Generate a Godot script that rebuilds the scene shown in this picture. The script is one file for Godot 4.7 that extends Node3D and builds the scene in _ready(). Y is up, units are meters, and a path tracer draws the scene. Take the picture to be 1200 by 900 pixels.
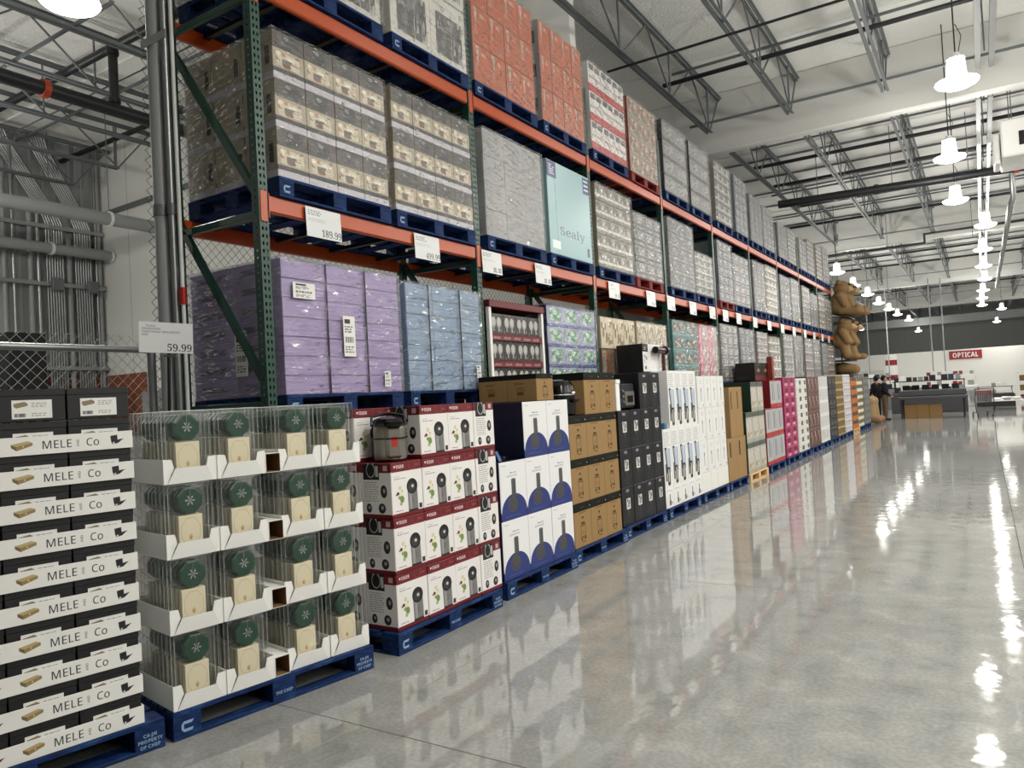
extends Node3D
# A warehouse-store aisle: floor pallets of boxed goods in front of a long pallet rack, seen down a polished concrete floor.
# World: the rack's front plane is x = 0, the aisle runs towards -z, y is up, metres.

# ---------------------------------------------------------------- mesh builder
class MB:
	var v := PackedVector3Array()
	var n := PackedVector3Array()
	var t := PackedVector2Array()
	var k := PackedInt32Array()
	func tri_fan(p: PackedVector3Array, uv: PackedVector2Array, out: Vector3) -> void:
		var nn: Vector3 = (p[1] - p[0]).cross(p[2] - p[0])
		if nn.length() < 1e-12 and p.size() > 3:
			nn = (p[2] - p[0]).cross(p[3] - p[0])
		var flip := nn.dot(out) < 0.0
		if flip:
			nn = -nn
		nn = nn.normalized()
		var b := v.size()
		for i in p.size():
			v.append(p[i]); n.append(nn); t.append(uv[i])
		for i in range(1, p.size() - 1):
			if flip:
				k.append_array(PackedInt32Array([b, b + i, b + i + 1]))
			else:
				k.append_array(PackedInt32Array([b, b + i + 1, b + i]))
	func poly(p: Array, out: Vector3) -> void:
		var uv := PackedVector2Array()
		for q in p:
			uv.append(Vector2(q.x + q.z, -q.y))
		tri_fan(PackedVector3Array(p), uv, out)
	func quad(a: Vector3, b: Vector3, c: Vector3, d: Vector3, r := Rect2(0, 0, 1, 1)) -> void:
		# a bottom left, b bottom right, c top right, d top left as seen from outside
		tri_fan(PackedVector3Array([a, b, c, d]), PackedVector2Array([Vector2(r.position.x, r.end.y), r.end, Vector2(r.end.x, r.position.y), r.position]), (b - a).cross(d - a))
	static func axis_uv(ax: int, s: float, f: Vector3, r: Rect2) -> Vector2:
		# f: place inside the box, 0..1 on each axis
		var u := 0.0
		var w := 1.0 - f.y
		if ax == 0:
			u = 1.0 - f.z if s > 0 else f.z
		elif ax == 2:
			u = f.x if s > 0 else 1.0 - f.x
		else:
			u = 1.0 - f.z
			w = 1.0 - f.x
		return r.position + Vector2(u, w) * r.size
	func box(lo: Vector3, hi: Vector3, bev := 0.0, rects := {}) -> void:
		# rects: px, nx, py, ny, pz, nz -> Rect2 of the texture
		var names := ["nx", "px", "ny", "py", "nz", "pz"]
		var sz := hi - lo
		var pt := func(c: Vector3, ax: int) -> Vector3:
			var q := Vector3()
			for i in 3:
				var e: float = bev if i != ax else 0.0
				q[i] = (lo[i] + e) if c[i] < 0 else (hi[i] - e)
			return q
		var rect_of := func(ax: int, s: float) -> Rect2:
			return rects.get(names[ax * 2 + (1 if s > 0 else 0)], rects.get("all", Rect2(0, 0, 1, 1)))
		for ax in 3:
			var j := (ax + 1) % 3
			var l := (ax + 2) % 3
			for s in [-1.0, 1.0]:
				var r: Rect2 = rect_of.call(ax, s)
				var p := PackedVector3Array()
				var uv := PackedVector2Array()
				for q in [[-1.0, -1.0], [1.0, -1.0], [1.0, 1.0], [-1.0, 1.0]]:
					var c := Vector3()
					c[ax] = s; c[j] = q[0]; c[l] = q[1]
					p.append(pt.call(c, ax))
					uv.append(axis_uv(ax, s, (c + Vector3.ONE) * 0.5, r))
				var o := Vector3()
				o[ax] = s
				tri_fan(p, uv, o)
		if bev <= 0.0:
			return
		for ax in 3:  # edges along ax, between faces j and l
			var j := (ax + 1) % 3
			var l := (ax + 2) % 3
			for sj in [-1.0, 1.0]:
				for sl in [-1.0, 1.0]:
					var p := PackedVector3Array()
					var uv := PackedVector2Array()
					var fa: int = 0 if (j == 0 or l == 0) else 2
					var fs: float = sj if j == fa else sl
					var r: Rect2 = rect_of.call(fa, fs)
					for q in [[-1.0, j], [1.0, j], [1.0, l], [-1.0, l]]:
						var c := Vector3()
						c[ax] = q[0]; c[j] = sj; c[l] = sl
						p.append(pt.call(c, q[1]))
						uv.append(axis_uv(fa, fs, (c * 0.97 + Vector3.ONE) * 0.5, r))
					var o := Vector3()
					o[j] = sj; o[l] = sl
					tri_fan(p, uv, o)
		for sx in [-1.0, 1.0]:
			for sy in [-1.0, 1.0]:
				for sz2 in [-1.0, 1.0]:
					var c := Vector3(sx, sy, sz2)
					var w := axis_uv(0, sx, (c * 0.97 + Vector3.ONE) * 0.5, rect_of.call(0, sx))
					tri_fan(PackedVector3Array([pt.call(c, 0), pt.call(c, 1), pt.call(c, 2)]), PackedVector2Array([w, w, w]), c)
	func bar(a: Vector3, b: Vector3, w: float, h: float, up := Vector3.UP) -> void:
		# a rectangular bar from a to b, w across and h along up
		var d := (b - a).normalized()
		var s := d.cross(up)
		if s.length() < 1e-4:
			s = d.cross(Vector3.RIGHT)
		s = s.normalized()
		var u := s.cross(d).normalized()
		var c := [s * w / 2 + u * h / 2, -s * w / 2 + u * h / 2, -s * w / 2 - u * h / 2, s * w / 2 - u * h / 2]
		var ln := (b - a).length()
		for i in 4:
			var p: Vector3 = c[i]
			var q: Vector3 = c[(i + 1) % 4]
			tri_fan(PackedVector3Array([a + p, a + q, b + q, b + p]), PackedVector2Array([Vector2(0, 0), Vector2(w, 0), Vector2(w, ln), Vector2(0, ln)]), p + q)
		tri_fan(PackedVector3Array([a + c[0], a + c[1], a + c[2], a + c[3]]), PackedVector2Array([Vector2(), Vector2(w, 0), Vector2(w, h), Vector2(0, h)]), -d)
		tri_fan(PackedVector3Array([b + c[0], b + c[1], b + c[2], b + c[3]]), PackedVector2Array([Vector2(), Vector2(w, 0), Vector2(w, h), Vector2(0, h)]), d)
	func tube(pts: Array, r: float, sides := 10, caps := true) -> void:
		var rings := []
		var prev := Vector3()
		for i in pts.size():
			var d: Vector3
			if i == 0:
				d = pts[1] - pts[0]
			elif i == pts.size() - 1:
				d = pts[i] - pts[i - 1]
			else:
				d = (pts[i] - pts[i - 1]).normalized() + (pts[i + 1] - pts[i]).normalized()
			d = d.normalized()
			var s: Vector3
			if i == 0:
				s = d.cross(Vector3.UP) if absf(d.y) < 0.9 else d.cross(Vector3.RIGHT)
			else:
				s = prev - d * prev.dot(d)
			s = s.normalized()
			prev = s
			var u := d.cross(s)
			var b := v.size()
			for j in sides + 1:
				var a := TAU * j / sides
				var o := s * cos(a) + u * sin(a)
				v.append(pts[i] + o * r); n.append(o); t.append(Vector2(float(j) / sides, i))
			rings.append(b)
		for i in pts.size() - 1:
			for j in sides:
				var a: int = rings[i] + j
				var b: int = rings[i + 1] + j
				k.append_array(PackedInt32Array([a, b, b + 1, a, b + 1, a + 1]))
		if caps:
			for e in 2:
				var c: Vector3 = pts[0] if e == 0 else pts[-1]
				var o: Vector3 = (pts[0] - pts[1] if e == 0 else pts[-1] - pts[-2]).normalized()
				var b: int = rings[0] if e == 0 else rings[-1]
				var p := PackedVector3Array()
				var uv := PackedVector2Array()
				for j in sides:
					p.append(v[b + j]); uv.append(Vector2(0.5, 0.5))
				tri_fan(p, uv, o)
	func lathe(prof: Array, sides := 24, at := Vector3.ZERO, rib := 0.0) -> void:
		# prof: Vector2(radius, y) from one end to the other; the outside is to the right of the way up
		for i in prof.size() - 1:
			var p: Vector2 = prof[i]
			var q: Vector2 = prof[i + 1]
			var nn := Vector2(q.y - p.y, p.x - q.x)
			if nn.length() < 1e-9:
				continue
			nn = nn.normalized()
			var b := v.size()
			for j in sides + 1:
				var a := TAU * j / sides
				var c := Vector3(cos(a), 0, sin(a))
				var m := 1.0 - (rib if j % 2 == 1 else 0.0)
				for e in [p, q]:
					v.append(at + Vector3(c.x * e.x * m, e.y, c.z * e.x * m)); n.append(Vector3(c.x * nn.x, nn.y, c.z * nn.x)); t.append(Vector2(float(j) / sides, 0 if e == p else 1))
			for j in sides:
				var a := b + j * 2
				k.append_array(PackedInt32Array([a, a + 2, a + 1, a + 1, a + 2, a + 3]))
	func mesh(m: Material) -> ArrayMesh:
		var arr := []
		arr.resize(Mesh.ARRAY_MAX)
		arr[Mesh.ARRAY_VERTEX] = v
		arr[Mesh.ARRAY_NORMAL] = n
		arr[Mesh.ARRAY_TEX_UV] = t
		arr[Mesh.ARRAY_INDEX] = k
		var am := ArrayMesh.new()
		am.add_surface_from_arrays(Mesh.PRIMITIVE_TRIANGLES, arr)
		am.surface_set_material(0, m)
		return am

# ---------------------------------------------------------------- print painter (flat print on cartons and signs)
class Ink:
	var img: Image
	var w: int
	var h: int
	static var fonts := {}
	static var glyphs := {}
	func _init(ww: int, hh: int, c: Color) -> void:
		w = ww; h = hh
		img = Image.create(w, h, false, Image.FORMAT_RGB8)
		img.fill(c)
	func rect(x: float, y: float, a: float, b: float, c: Color) -> void:
		img.fill_rect(Rect2i(roundi(x), roundi(y), maxi(1, roundi(a)), maxi(1, roundi(b))), c)
	func ell(cx: float, cy: float, rx: float, ry: float, c: Color) -> void:
		for y in range(floori(cy - ry), ceili(cy + ry) + 1):
			var q := 1.0 - pow((y - cy) / ry, 2)
			if q > 0.0:
				var d := rx * sqrt(q)
				span(cx - d, cx + d, y, c)
	func ring(cx: float, cy: float, rx: float, ry: float, th: float, c: Color) -> void:
		var a := 0.0
		while a < TAU:
			rect(cx + rx * cos(a) - th / 2, cy + ry * sin(a) - th / 2, th, th, c)
			a += 0.5 / maxf(rx, ry)
	func span(x0: float, x1: float, y: int, c: Color) -> void:
		var a := maxi(0, roundi(x0))
		var b := mini(w, roundi(x1))
		if b > a and y >= 0 and y < h:
			img.fill_rect(Rect2i(a, y, b - a, 1), c)
	func poly(p: PackedVector2Array, c: Color) -> void:
		var lo := 1e9
		var hi := -1e9
		for q in p:
			lo = minf(lo, q.y); hi = maxf(hi, q.y)
		for y in range(maxi(0, floori(lo)), mini(h, ceili(hi) + 1)):
			var xs := []
			var yy := y + 0.5
			for i in p.size():
				var a := p[i]
				var b := p[(i + 1) % p.size()]
				if (a.y <= yy) != (b.y <= yy):
					xs.append(a.x + (b.x - a.x) * (yy - a.y) / (b.y - a.y))
			xs.sort()
			for i in range(0, xs.size() - 1, 2):
				span(xs[i], xs[i + 1], y, c)
	func line(a: Vector2, b: Vector2, th: float, c: Color) -> void:
		var d := (b - a).normalized().orthogonal() * th / 2
		poly(PackedVector2Array([a + d, b + d, b - d, a - d]), c)
	func words(x: float, y: float, a: float, rows: int, lh: float, c: Color, rng: RandomNumberGenerator) -> void:
		# lines of print too small to read
		for i in rows:
			var xx := x
			var end := x + a * rng.randf_range(0.7, 1.0)
			while xx < end:
				var ww := rng.randf_range(lh * 0.8, lh * 3.0)
				rect(xx, y + i * lh, minf(ww, end - xx), maxf(1.0, lh * 0.45), c)
				xx += ww + lh * 0.6
	func text(s: String, x: float, y: float, hh: float, c: Color, font := "Droid Sans", stretch := 1.0, mid := false, turn := 0.0, weight := 400) -> void:
		# x, y: left end (or middle) of the base line; hh: height of a capital letter
		var key := font + str(weight) + "|" + s
		if not glyphs.has(key):
			if not fonts.has(font + str(weight)):
				var f := SystemFont.new()
				f.font_names = PackedStringArray([font])
				f.font_weight = weight
				fonts[font + str(weight)] = f
			var tm := TextMesh.new()
			tm.font = fonts[font + str(weight)]
			tm.text = s
			tm.font_size = 64
			tm.pixel_size = 1.0
			tm.depth = 0.0
			tm.curve_step = 2.0
			tm.horizontal_alignment = HORIZONTAL_ALIGNMENT_LEFT
			tm.vertical_alignment = VERTICAL_ALIGNMENT_BOTTOM
			var arr := tm.get_mesh_arrays()
			var vs: PackedVector3Array = arr[Mesh.ARRAY_VERTEX]
			var ix: PackedInt32Array = arr[Mesh.ARRAY_INDEX] if arr[Mesh.ARRAY_INDEX] != null else PackedInt32Array(range(vs.size()))
			var lo := Vector2(1e9, 1e9)
			var hi := Vector2(-1e9, -1e9)
			for q in vs:
				lo = lo.min(Vector2(q.x, q.y)); hi = hi.max(Vector2(q.x, q.y))
			glyphs[key] = [vs, ix, lo, hi]
		var g: Array = glyphs[key]
		var vs2: PackedVector3Array = g[0]
		var ix2: PackedInt32Array = g[1]
		var lo2: Vector2 = g[2]
		var hi2: Vector2 = g[3]
		var sc := hh / maxf(1.0, hi2.y - lo2.y)
		var wd := (hi2.x - lo2.x) * sc * stretch
		var ox := -wd / 2 if mid else 0.0
		for i in range(0, ix2.size(), 3):
			var p := PackedVector2Array()
			for j in 3:
				var q := vs2[ix2[i + j]]
				p.append(Vector2(x, y) + Vector2(ox + (q.x - lo2.x) * sc * stretch, -(q.y - lo2.y) * sc).rotated(turn))
			poly(p, c)
	func tex(half := false) -> ImageTexture:
		if half:
			img.resize(w / 2, h / 2, Image.INTERPOLATE_BILINEAR)
		return ImageTexture.create_from_image(img)

# ---------------------------------------------------------------- naming helpers
var counts := {}
func numbered(called: String) -> String:
	var c: int = counts.get(called, 0)
	counts[called] = c + 1
	return called if c == 0 else "%s_%03d" % [called, c]
func tag(o: Node3D, label: String, category: String, group := "") -> Node3D:
	o.set_meta("label", label)
	o.set_meta("category", category)
	if group:
		o.set_meta("group", group)
	return o
func thing(called: String, label: String, category: String, at := Transform3D.IDENTITY, group := "") -> Node3D:
	var o := Node3D.new()
	o.name = numbered(called)
	add_child(o)
	o.transform = at
	return tag(o, label, category, group)
func part(parent: Node3D, called: String, m: Mesh, at := Transform3D.IDENTITY) -> MeshInstance3D:
	var o := MeshInstance3D.new()
	o.name = called
	o.mesh = m
	parent.add_child(o, true)
	o.transform = at
	return o
func solo(called: String, label: String, category: String, m: Mesh, at := Transform3D.IDENTITY, group := "") -> MeshInstance3D:
	var o := MeshInstance3D.new()
	o.name = numbered(called)
	o.mesh = m
	add_child(o)
	o.transform = at
	tag(o, label, category, group)
	return o
func structure(called: String, m: Mesh = null, at := Transform3D.IDENTITY) -> Node3D:
	var o: Node3D
	if m:
		var mi := MeshInstance3D.new()
		mi.mesh = m
		o = mi
	else:
		o = Node3D.new()
	o.name = called
	add_child(o)
	o.transform = at
	o.set_meta("kind", "structure")
	return o
func copy_of(proto: Node3D, label: String, at: Transform3D, group := "") -> Node3D:
	var o: Node3D = proto.duplicate()
	o.name = numbered(proto.get_meta("called"))
	add_child(o)
	o.transform = at
	o.set_meta("label", label)
	if group:
		o.set_meta("group", group)
	return o
func at(x: float, y: float, z: float, turn := 0.0) -> Transform3D:
	return Transform3D(Basis(Vector3.UP, turn), Vector3(x, y, z))
func ordinal(i: int) -> String:
	return ["first", "second", "third", "fourth", "fifth", "sixth", "seventh", "eighth", "ninth", "tenth", "eleventh", "twelfth", "thirteenth", "fourteenth", "fifteenth", "sixteenth", "seventeenth", "eighteenth", "nineteenth", "twentieth"][i]
func row_name(i: int, rows: int) -> String:
	return "bottom row" if i == 0 else "top row" if i == rows - 1 else ordinal(i) + " row up"

# ---------------------------------------------------------------- materials
var M := {}
func mat(key: String, c: Color, rough := 0.6, metal := 0.0, spec := 0.5) -> StandardMaterial3D:
	var m := StandardMaterial3D.new()
	m.resource_name = key
	m.albedo_color = c
	m.roughness = rough
	m.metallic = metal
	m.metallic_specular = spec
	M[key] = m
	return m
func tmat(key: String, t: Texture2D, rough := 0.5, spec := 0.5) -> StandardMaterial3D:
	var m := mat(key, Color.WHITE, rough, 0.0, spec)
	m.albedo_texture = t
	return m
func noise(freq: float, octaves := 4, kind := FastNoiseLite.TYPE_SIMPLEX_SMOOTH, sd := 1) -> FastNoiseLite:
	var f := FastNoiseLite.new()
	f.noise_type = kind
	f.frequency = freq
	f.seed = sd
	f.fractal_octaves = octaves
	return f
func noise_tex(f: FastNoiseLite, size: int, cols := [], normal := 0.0) -> NoiseTexture2D:
	var t := NoiseTexture2D.new()
	t.width = size
	t.height = size
	t.seamless = true
	t.noise = f
	if normal > 0.0:
		t.as_normal_map = true
		t.bump_strength = normal
	if cols:
		var g := Gradient.new()
		g.offsets = PackedFloat32Array()
		g.colors = PackedColorArray()
		var off := PackedFloat32Array()
		var cc := PackedColorArray()
		for i in cols.size():
			off.append(float(i) / (cols.size() - 1))
			cc.append(cols[i])
		g.offsets = off
		g.colors = cc
		t.color_ramp = g
	return t

# ---------------------------------------------------------------- scene
var rng := RandomNumberGenerator.new()
func _ready() -> void:
	rng.seed = 7
	var cam := Camera3D.new()
	cam.name = "camera"
	cam.transform = Transform3D(Basis(Vector3(0.84381353, -0.05382562, -0.53393026), Vector3(0.05650398, 0.99833792, -0.01134481), Vector3(0.53365346, -0.02059628, 0.84545241)).orthonormalized(), Vector3(4.0006, 1.6, 3.3052))
	cam.fov = 54.58
	cam.near = 0.05
	cam.far = 300.0
	add_child(cam)
	cam.current = true
	var env := Environment.new()
	env.background_mode = Environment.BG_COLOR
	env.background_color = Color(0, 0, 0)
	env.tonemap_mode = Environment.TONE_MAPPER_LINEAR
	env.tonemap_exposure = EXPOSURE
	env.sdfgi_enabled = true
	env.ssao_enabled = true
	env.ssil_enabled = true
	var we := WorldEnvironment.new()
	we.name = "environment"
	we.environment = env
	add_child(we)
	make_materials()
	lamps()
	room()
	ceiling_structure()
	electrical_corner()
	rack()
	make_pallets()
	rack_loads()
	floor_stacks()
	far_floor_stacks()
	end_of_aisle()

const EXPOSURE := 1.06
const LAMP_ENERGY := 22.0
const REFRACTOR_ENERGY := 3.2
const LAMP_GLOW := 9.0

func make_materials() -> void:
	mat("white_card", Color(0.90, 0.90, 0.885), 0.6)
	mat("kraft", Color(0.50, 0.39, 0.26), 0.8, 0.0, 0.3)
	mat("black_card", Color(0.045, 0.047, 0.055), 0.55)
	mat("rack_green", Color(0.10, 0.255, 0.205), 0.38)
	mat("rack_orange", Color(0.68, 0.27, 0.07), 0.3)
	mat("galvanised", Color(0.62, 0.63, 0.63), 0.38, 0.8)
	mat("joist_grey", Color(0.42, 0.44, 0.45), 0.5, 0.25)
	mat("pipe_black", Color(0.07, 0.08, 0.10), 0.45)
	mat("pipe_grey", Color(0.56, 0.57, 0.57), 0.5)
	mat("coupling", Color(0.62, 0.22, 0.10), 0.5)
	mat("white_metal", Color(0.88, 0.88, 0.87), 0.45)
	mat("dark_metal", Color(0.12, 0.125, 0.13), 0.45, 0.3)
	mat("black_plastic", Color(0.02, 0.02, 0.022), 0.3)
	mat("black_gloss", Color(0.015, 0.015, 0.017), 0.12)
	mat("sign_white", Color(0.87, 0.88, 0.88), 0.3)
	mat("plywood", Color(0.50, 0.27, 0.17), 0.7)
	mat("wood_raw", Color(0.80, 0.66, 0.46), 0.75)
	mat("pallet_red", Color(0.45, 0.10, 0.10), 0.75)
	mat("green_pack", Color(0.025, 0.23, 0.145), 0.28)
	mat("cream", Color(0.90, 0.86, 0.74), 0.55)
	mat("silver", Color(0.75, 0.76, 0.78), 0.22, 0.9)
	mat("steel_pot", Color(0.58, 0.56, 0.53), 0.3, 0.7)
	mat("gap_dark", Color(0.16, 0.16, 0.155), 0.9)
	var bl := mat("pallet_blue", Color.WHITE, 0.72, 0.0, 0.35)
	bl.albedo_texture = noise_tex(noise(0.02, 5, FastNoiseLite.TYPE_SIMPLEX_SMOOTH, 3), 256, [Color(0.015, 0.06, 0.16), Color(0.025, 0.125, 0.29), Color(0.05, 0.185, 0.38), Color(0.19, 0.32, 0.46)])
	bl.uv1_triplanar = true
	bl.uv1_scale = Vector3(2.0, 5.0, 1.3)
	# polished concrete: mottled colour, faint waviness
	var fl := mat("concrete", Color.WHITE, 0.055, 0.0, 0.55)
	fl.albedo_texture = noise_tex(noise(0.012, 6, FastNoiseLite.TYPE_SIMPLEX_SMOOTH, 11), 1024, [Color(0.525, 0.53, 0.52), Color(0.585, 0.59, 0.578), Color(0.605, 0.605, 0.592), Color(0.67, 0.665, 0.648)])
	fl.uv1_triplanar = true
	fl.uv1_world_triplanar = true
	fl.uv1_scale = Vector3(0.23, 0.23, 0.23)
	fl.roughness_texture = noise_tex(noise(0.02, 5, FastNoiseLite.TYPE_SIMPLEX_SMOOTH, 21), 512, [Color(0.55, 0.55, 0.55), Color(1, 1, 1)])
	fl.detail_enabled = true
	fl.detail_albedo = noise_tex(noise(0.25, 3, FastNoiseLite.TYPE_SIMPLEX, 5), 512, [Color(0.86, 0.86, 0.86), Color(1, 1, 1)])
	fl.detail_blend_mode = BaseMaterial3D.BLEND_MODE_MUL
	fl.normal_enabled = true
	fl.normal_texture = noise_tex(noise(0.03, 3, FastNoiseLite.TYPE_SIMPLEX_SMOOTH, 31), 512, [], 1.2)
	fl.normal_scale = 0.08
	# quilted roof insulation
	var dk := mat("insulation", Color(0.92, 0.92, 0.905), 0.5)
	dk.normal_enabled = true
	dk.normal_texture = noise_tex(noise(0.06, 3, FastNoiseLite.TYPE_CELLULAR, 41), 512, [], 6.0)
	dk.normal_scale = 0.5
	dk.uv1_triplanar = true
	dk.uv1_world_triplanar = true
	dk.uv1_scale = Vector3(0.5, 0.5, 0.5)
	mat("white_wall", Color(0.86, 0.86, 0.84), 0.6)
	mat("grey_wall", Color(0.60, 0.61, 0.61), 0.6)
	mat("curtain_white", Color(0.80, 0.80, 0.785), 0.55)
	# stretch film: clear sheet with fine pulled wrinkles
	for f in [["film", 0.012, 0.15, 0.03, 0.6, 1.2, 0.9], ["film_milky", 0.05, 0.16, 0.10, 0.2, 1.8, 0.9], ["film_thin", 0.004, 0.14, 0.0, 0.3, 1.2, 0.6]]:
		var m := mat(f[0], Color(0.78, 0.79, 0.80, f[1]), f[2], f[3], 0.5)
		m.transparency = BaseMaterial3D.TRANSPARENCY_ALPHA
		m.normal_enabled = true
		var nz := noise(0.016, 3, FastNoiseLite.TYPE_SIMPLEX_SMOOTH, 51)
		nz.fractal_type = FastNoiseLite.FRACTAL_RIDGED
		if not M.has("film_normal"):
			M["film_normal"] = noise_tex(nz, 512, [], 16.0)
		m.normal_texture = M["film_normal"]
		m.normal_scale = f[6]
		m.uv1_scale = Vector3(f[4], f[5], 1)
	var sh := mat("clear_shell", Color(0.36, 0.39, 0.38, 0.055), 0.03, 0.0, 0.42)
	sh.transparency = BaseMaterial3D.TRANSPARENCY_ALPHA
	var se := mat("shell_rim", Color(0.92, 0.95, 0.94, 0.22), 0.1, 0.0, 0.5)
	se.transparency = BaseMaterial3D.TRANSPARENCY_ALPHA
	var gl := mat("lamp_glass", Color(0.95, 0.95, 0.95), 0.2)
	gl.emission_enabled = true
	gl.emission = Color(1.0, 0.985, 0.95)
	gl.emission_energy_multiplier = LAMP_GLOW
	var gb := mat("lamp_refractor", Color(0.9, 0.9, 0.9), 0.25)
	gb.emission_enabled = true
	gb.emission = Color(1.0, 0.985, 0.95)
	gb.emission_energy_multiplier = LAMP_GLOW * 0.075

# ---------------------------------------------------------------- lamps
func row_of(x: float, z0: float, n: int) -> Array:
	var a := []
	for i in n:
		a.append([x, z0 - i * 4.8])
	return a
func lamps() -> void:
	var lens := MB.new()
	lens.lathe([Vector2(0.0, 0.0), Vector2(0.10, 0.003), Vector2(0.19, 0.02), Vector2(0.265, 0.055), Vector2(0.29, 0.085), Vector2(0.285, 0.10), Vector2(0.17, 0.115)], 28)
	var ref := MB.new()
	ref.lathe([Vector2(0.185, 0.112), Vector2(0.15, 0.16), Vector2(0.135, 0.22), Vector2(0.125, 0.40), Vector2(0.12, 0.43)], 28, Vector3.ZERO, 0.07)
	var cap := MB.new()
	cap.lathe([Vector2(0.12, 0.43), Vector2(0.118, 0.45), Vector2(0.06, 0.46), Vector2(0.055, 0.52), Vector2(0.0, 0.525)], 20)
	var rod := MB.new()
	rod.tube([Vector3(0, 0.52, 0), Vector3(0, 2.775, 0)], 0.011, 6)
	rod.tube([Vector3(0.04, 0.52, 0), Vector3(0.09, 0.75, 0.03), Vector3(0.02, 0.95, 0.0)], 0.006, 5)
	var lm := lens.mesh(M.lamp_glass)
	var rm := ref.mesh(M.lamp_refractor)
	var cm := cap.mesh(M.white_metal)
	var rd := rod.mesh(M.dark_metal)
	var rows := [
		["over the aisle", [[4.2, 0.0], [4.15, -4.8], [3.93, -9.59], [3.70, -13.94], [3.69, -18.25], [4.33, -22.47], [4.27, -27.42], [4.30, -32.15], [4.35, -37.05], [4.29, -42.4], [4.25, -47.06], [4.25, -52.1]]],
		["in the row beyond the rack end", [[-0.64, -28.67], [-0.73, -33.74], [-0.66, -38.23], [-0.72, -43.6], [-0.65, -48.4], [-0.6, -53.3], [-0.4, -59.8]]],
		["in the row right of the aisle", row_of(9.0, 2.4, 8)],
		["in the second row right of the aisle", row_of(14.0, 2.4, 6)],
		["in the outermost right row", row_of(19.0, 2.4, 4)],
		["over the electrical corner (all but first added)", [[-3.72, -0.79], [-9.6, -1.9], [-13.0, -1.4], [-9.6, 3.4]]],  # all but the first are added out of view to brighten the left wall
		["before the far wall", [[5.37, -56.8], [5.3, -71.4], [-0.8, -75.9], [-4.5, -66.0], [9.0, -64.0]]],
	]
	for r in rows:
		for i in r[1].size():
			var p: Array = r[1][i]
			var o := thing("high_bay_lamp", "glowing high bay lamp %s, %s from near end" % [r[0], ordinal(i)], "lamp", at(p[0], 5.85, p[1]), "high bay lamps hung from the roof joists")
			part(o, "lens", lm)
			part(o, "refractor", rm)
			part(o, "cap", cm)
			part(o, "hanging_rod", rd)
			# the lens throws its light down in a wide soft cone
			var l := SpotLight3D.new()
			l.name = "lamp_light"
			l.position = Vector3(0, -0.02, 0)
			l.rotation = Vector3(-PI / 2, 0, 0)
			l.light_color = Color(1.0, 0.985, 0.955)
			l.light_energy = LAMP_ENERGY
			l.light_size = 0.16
			l.spot_range = 60.0
			l.spot_angle = 84.0
			l.spot_angle_attenuation = 1.0
			l.spot_attenuation = 2.0
			l.shadow_enabled = true
			o.add_child(l)
			# the clear refractor above it glows to the sides and up
			var u := OmniLight3D.new()
			u.name = "refractor_light"
			u.position = Vector3(0, 0.28, 0)
			u.light_color = Color(1.0, 0.985, 0.955)
			u.light_energy = REFRACTOR_ENERGY
			u.light_size = 0.10
			u.omni_range = 60.0
			u.omni_attenuation = 2.0
			u.shadow_enabled = true
			o.add_child(u)

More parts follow.
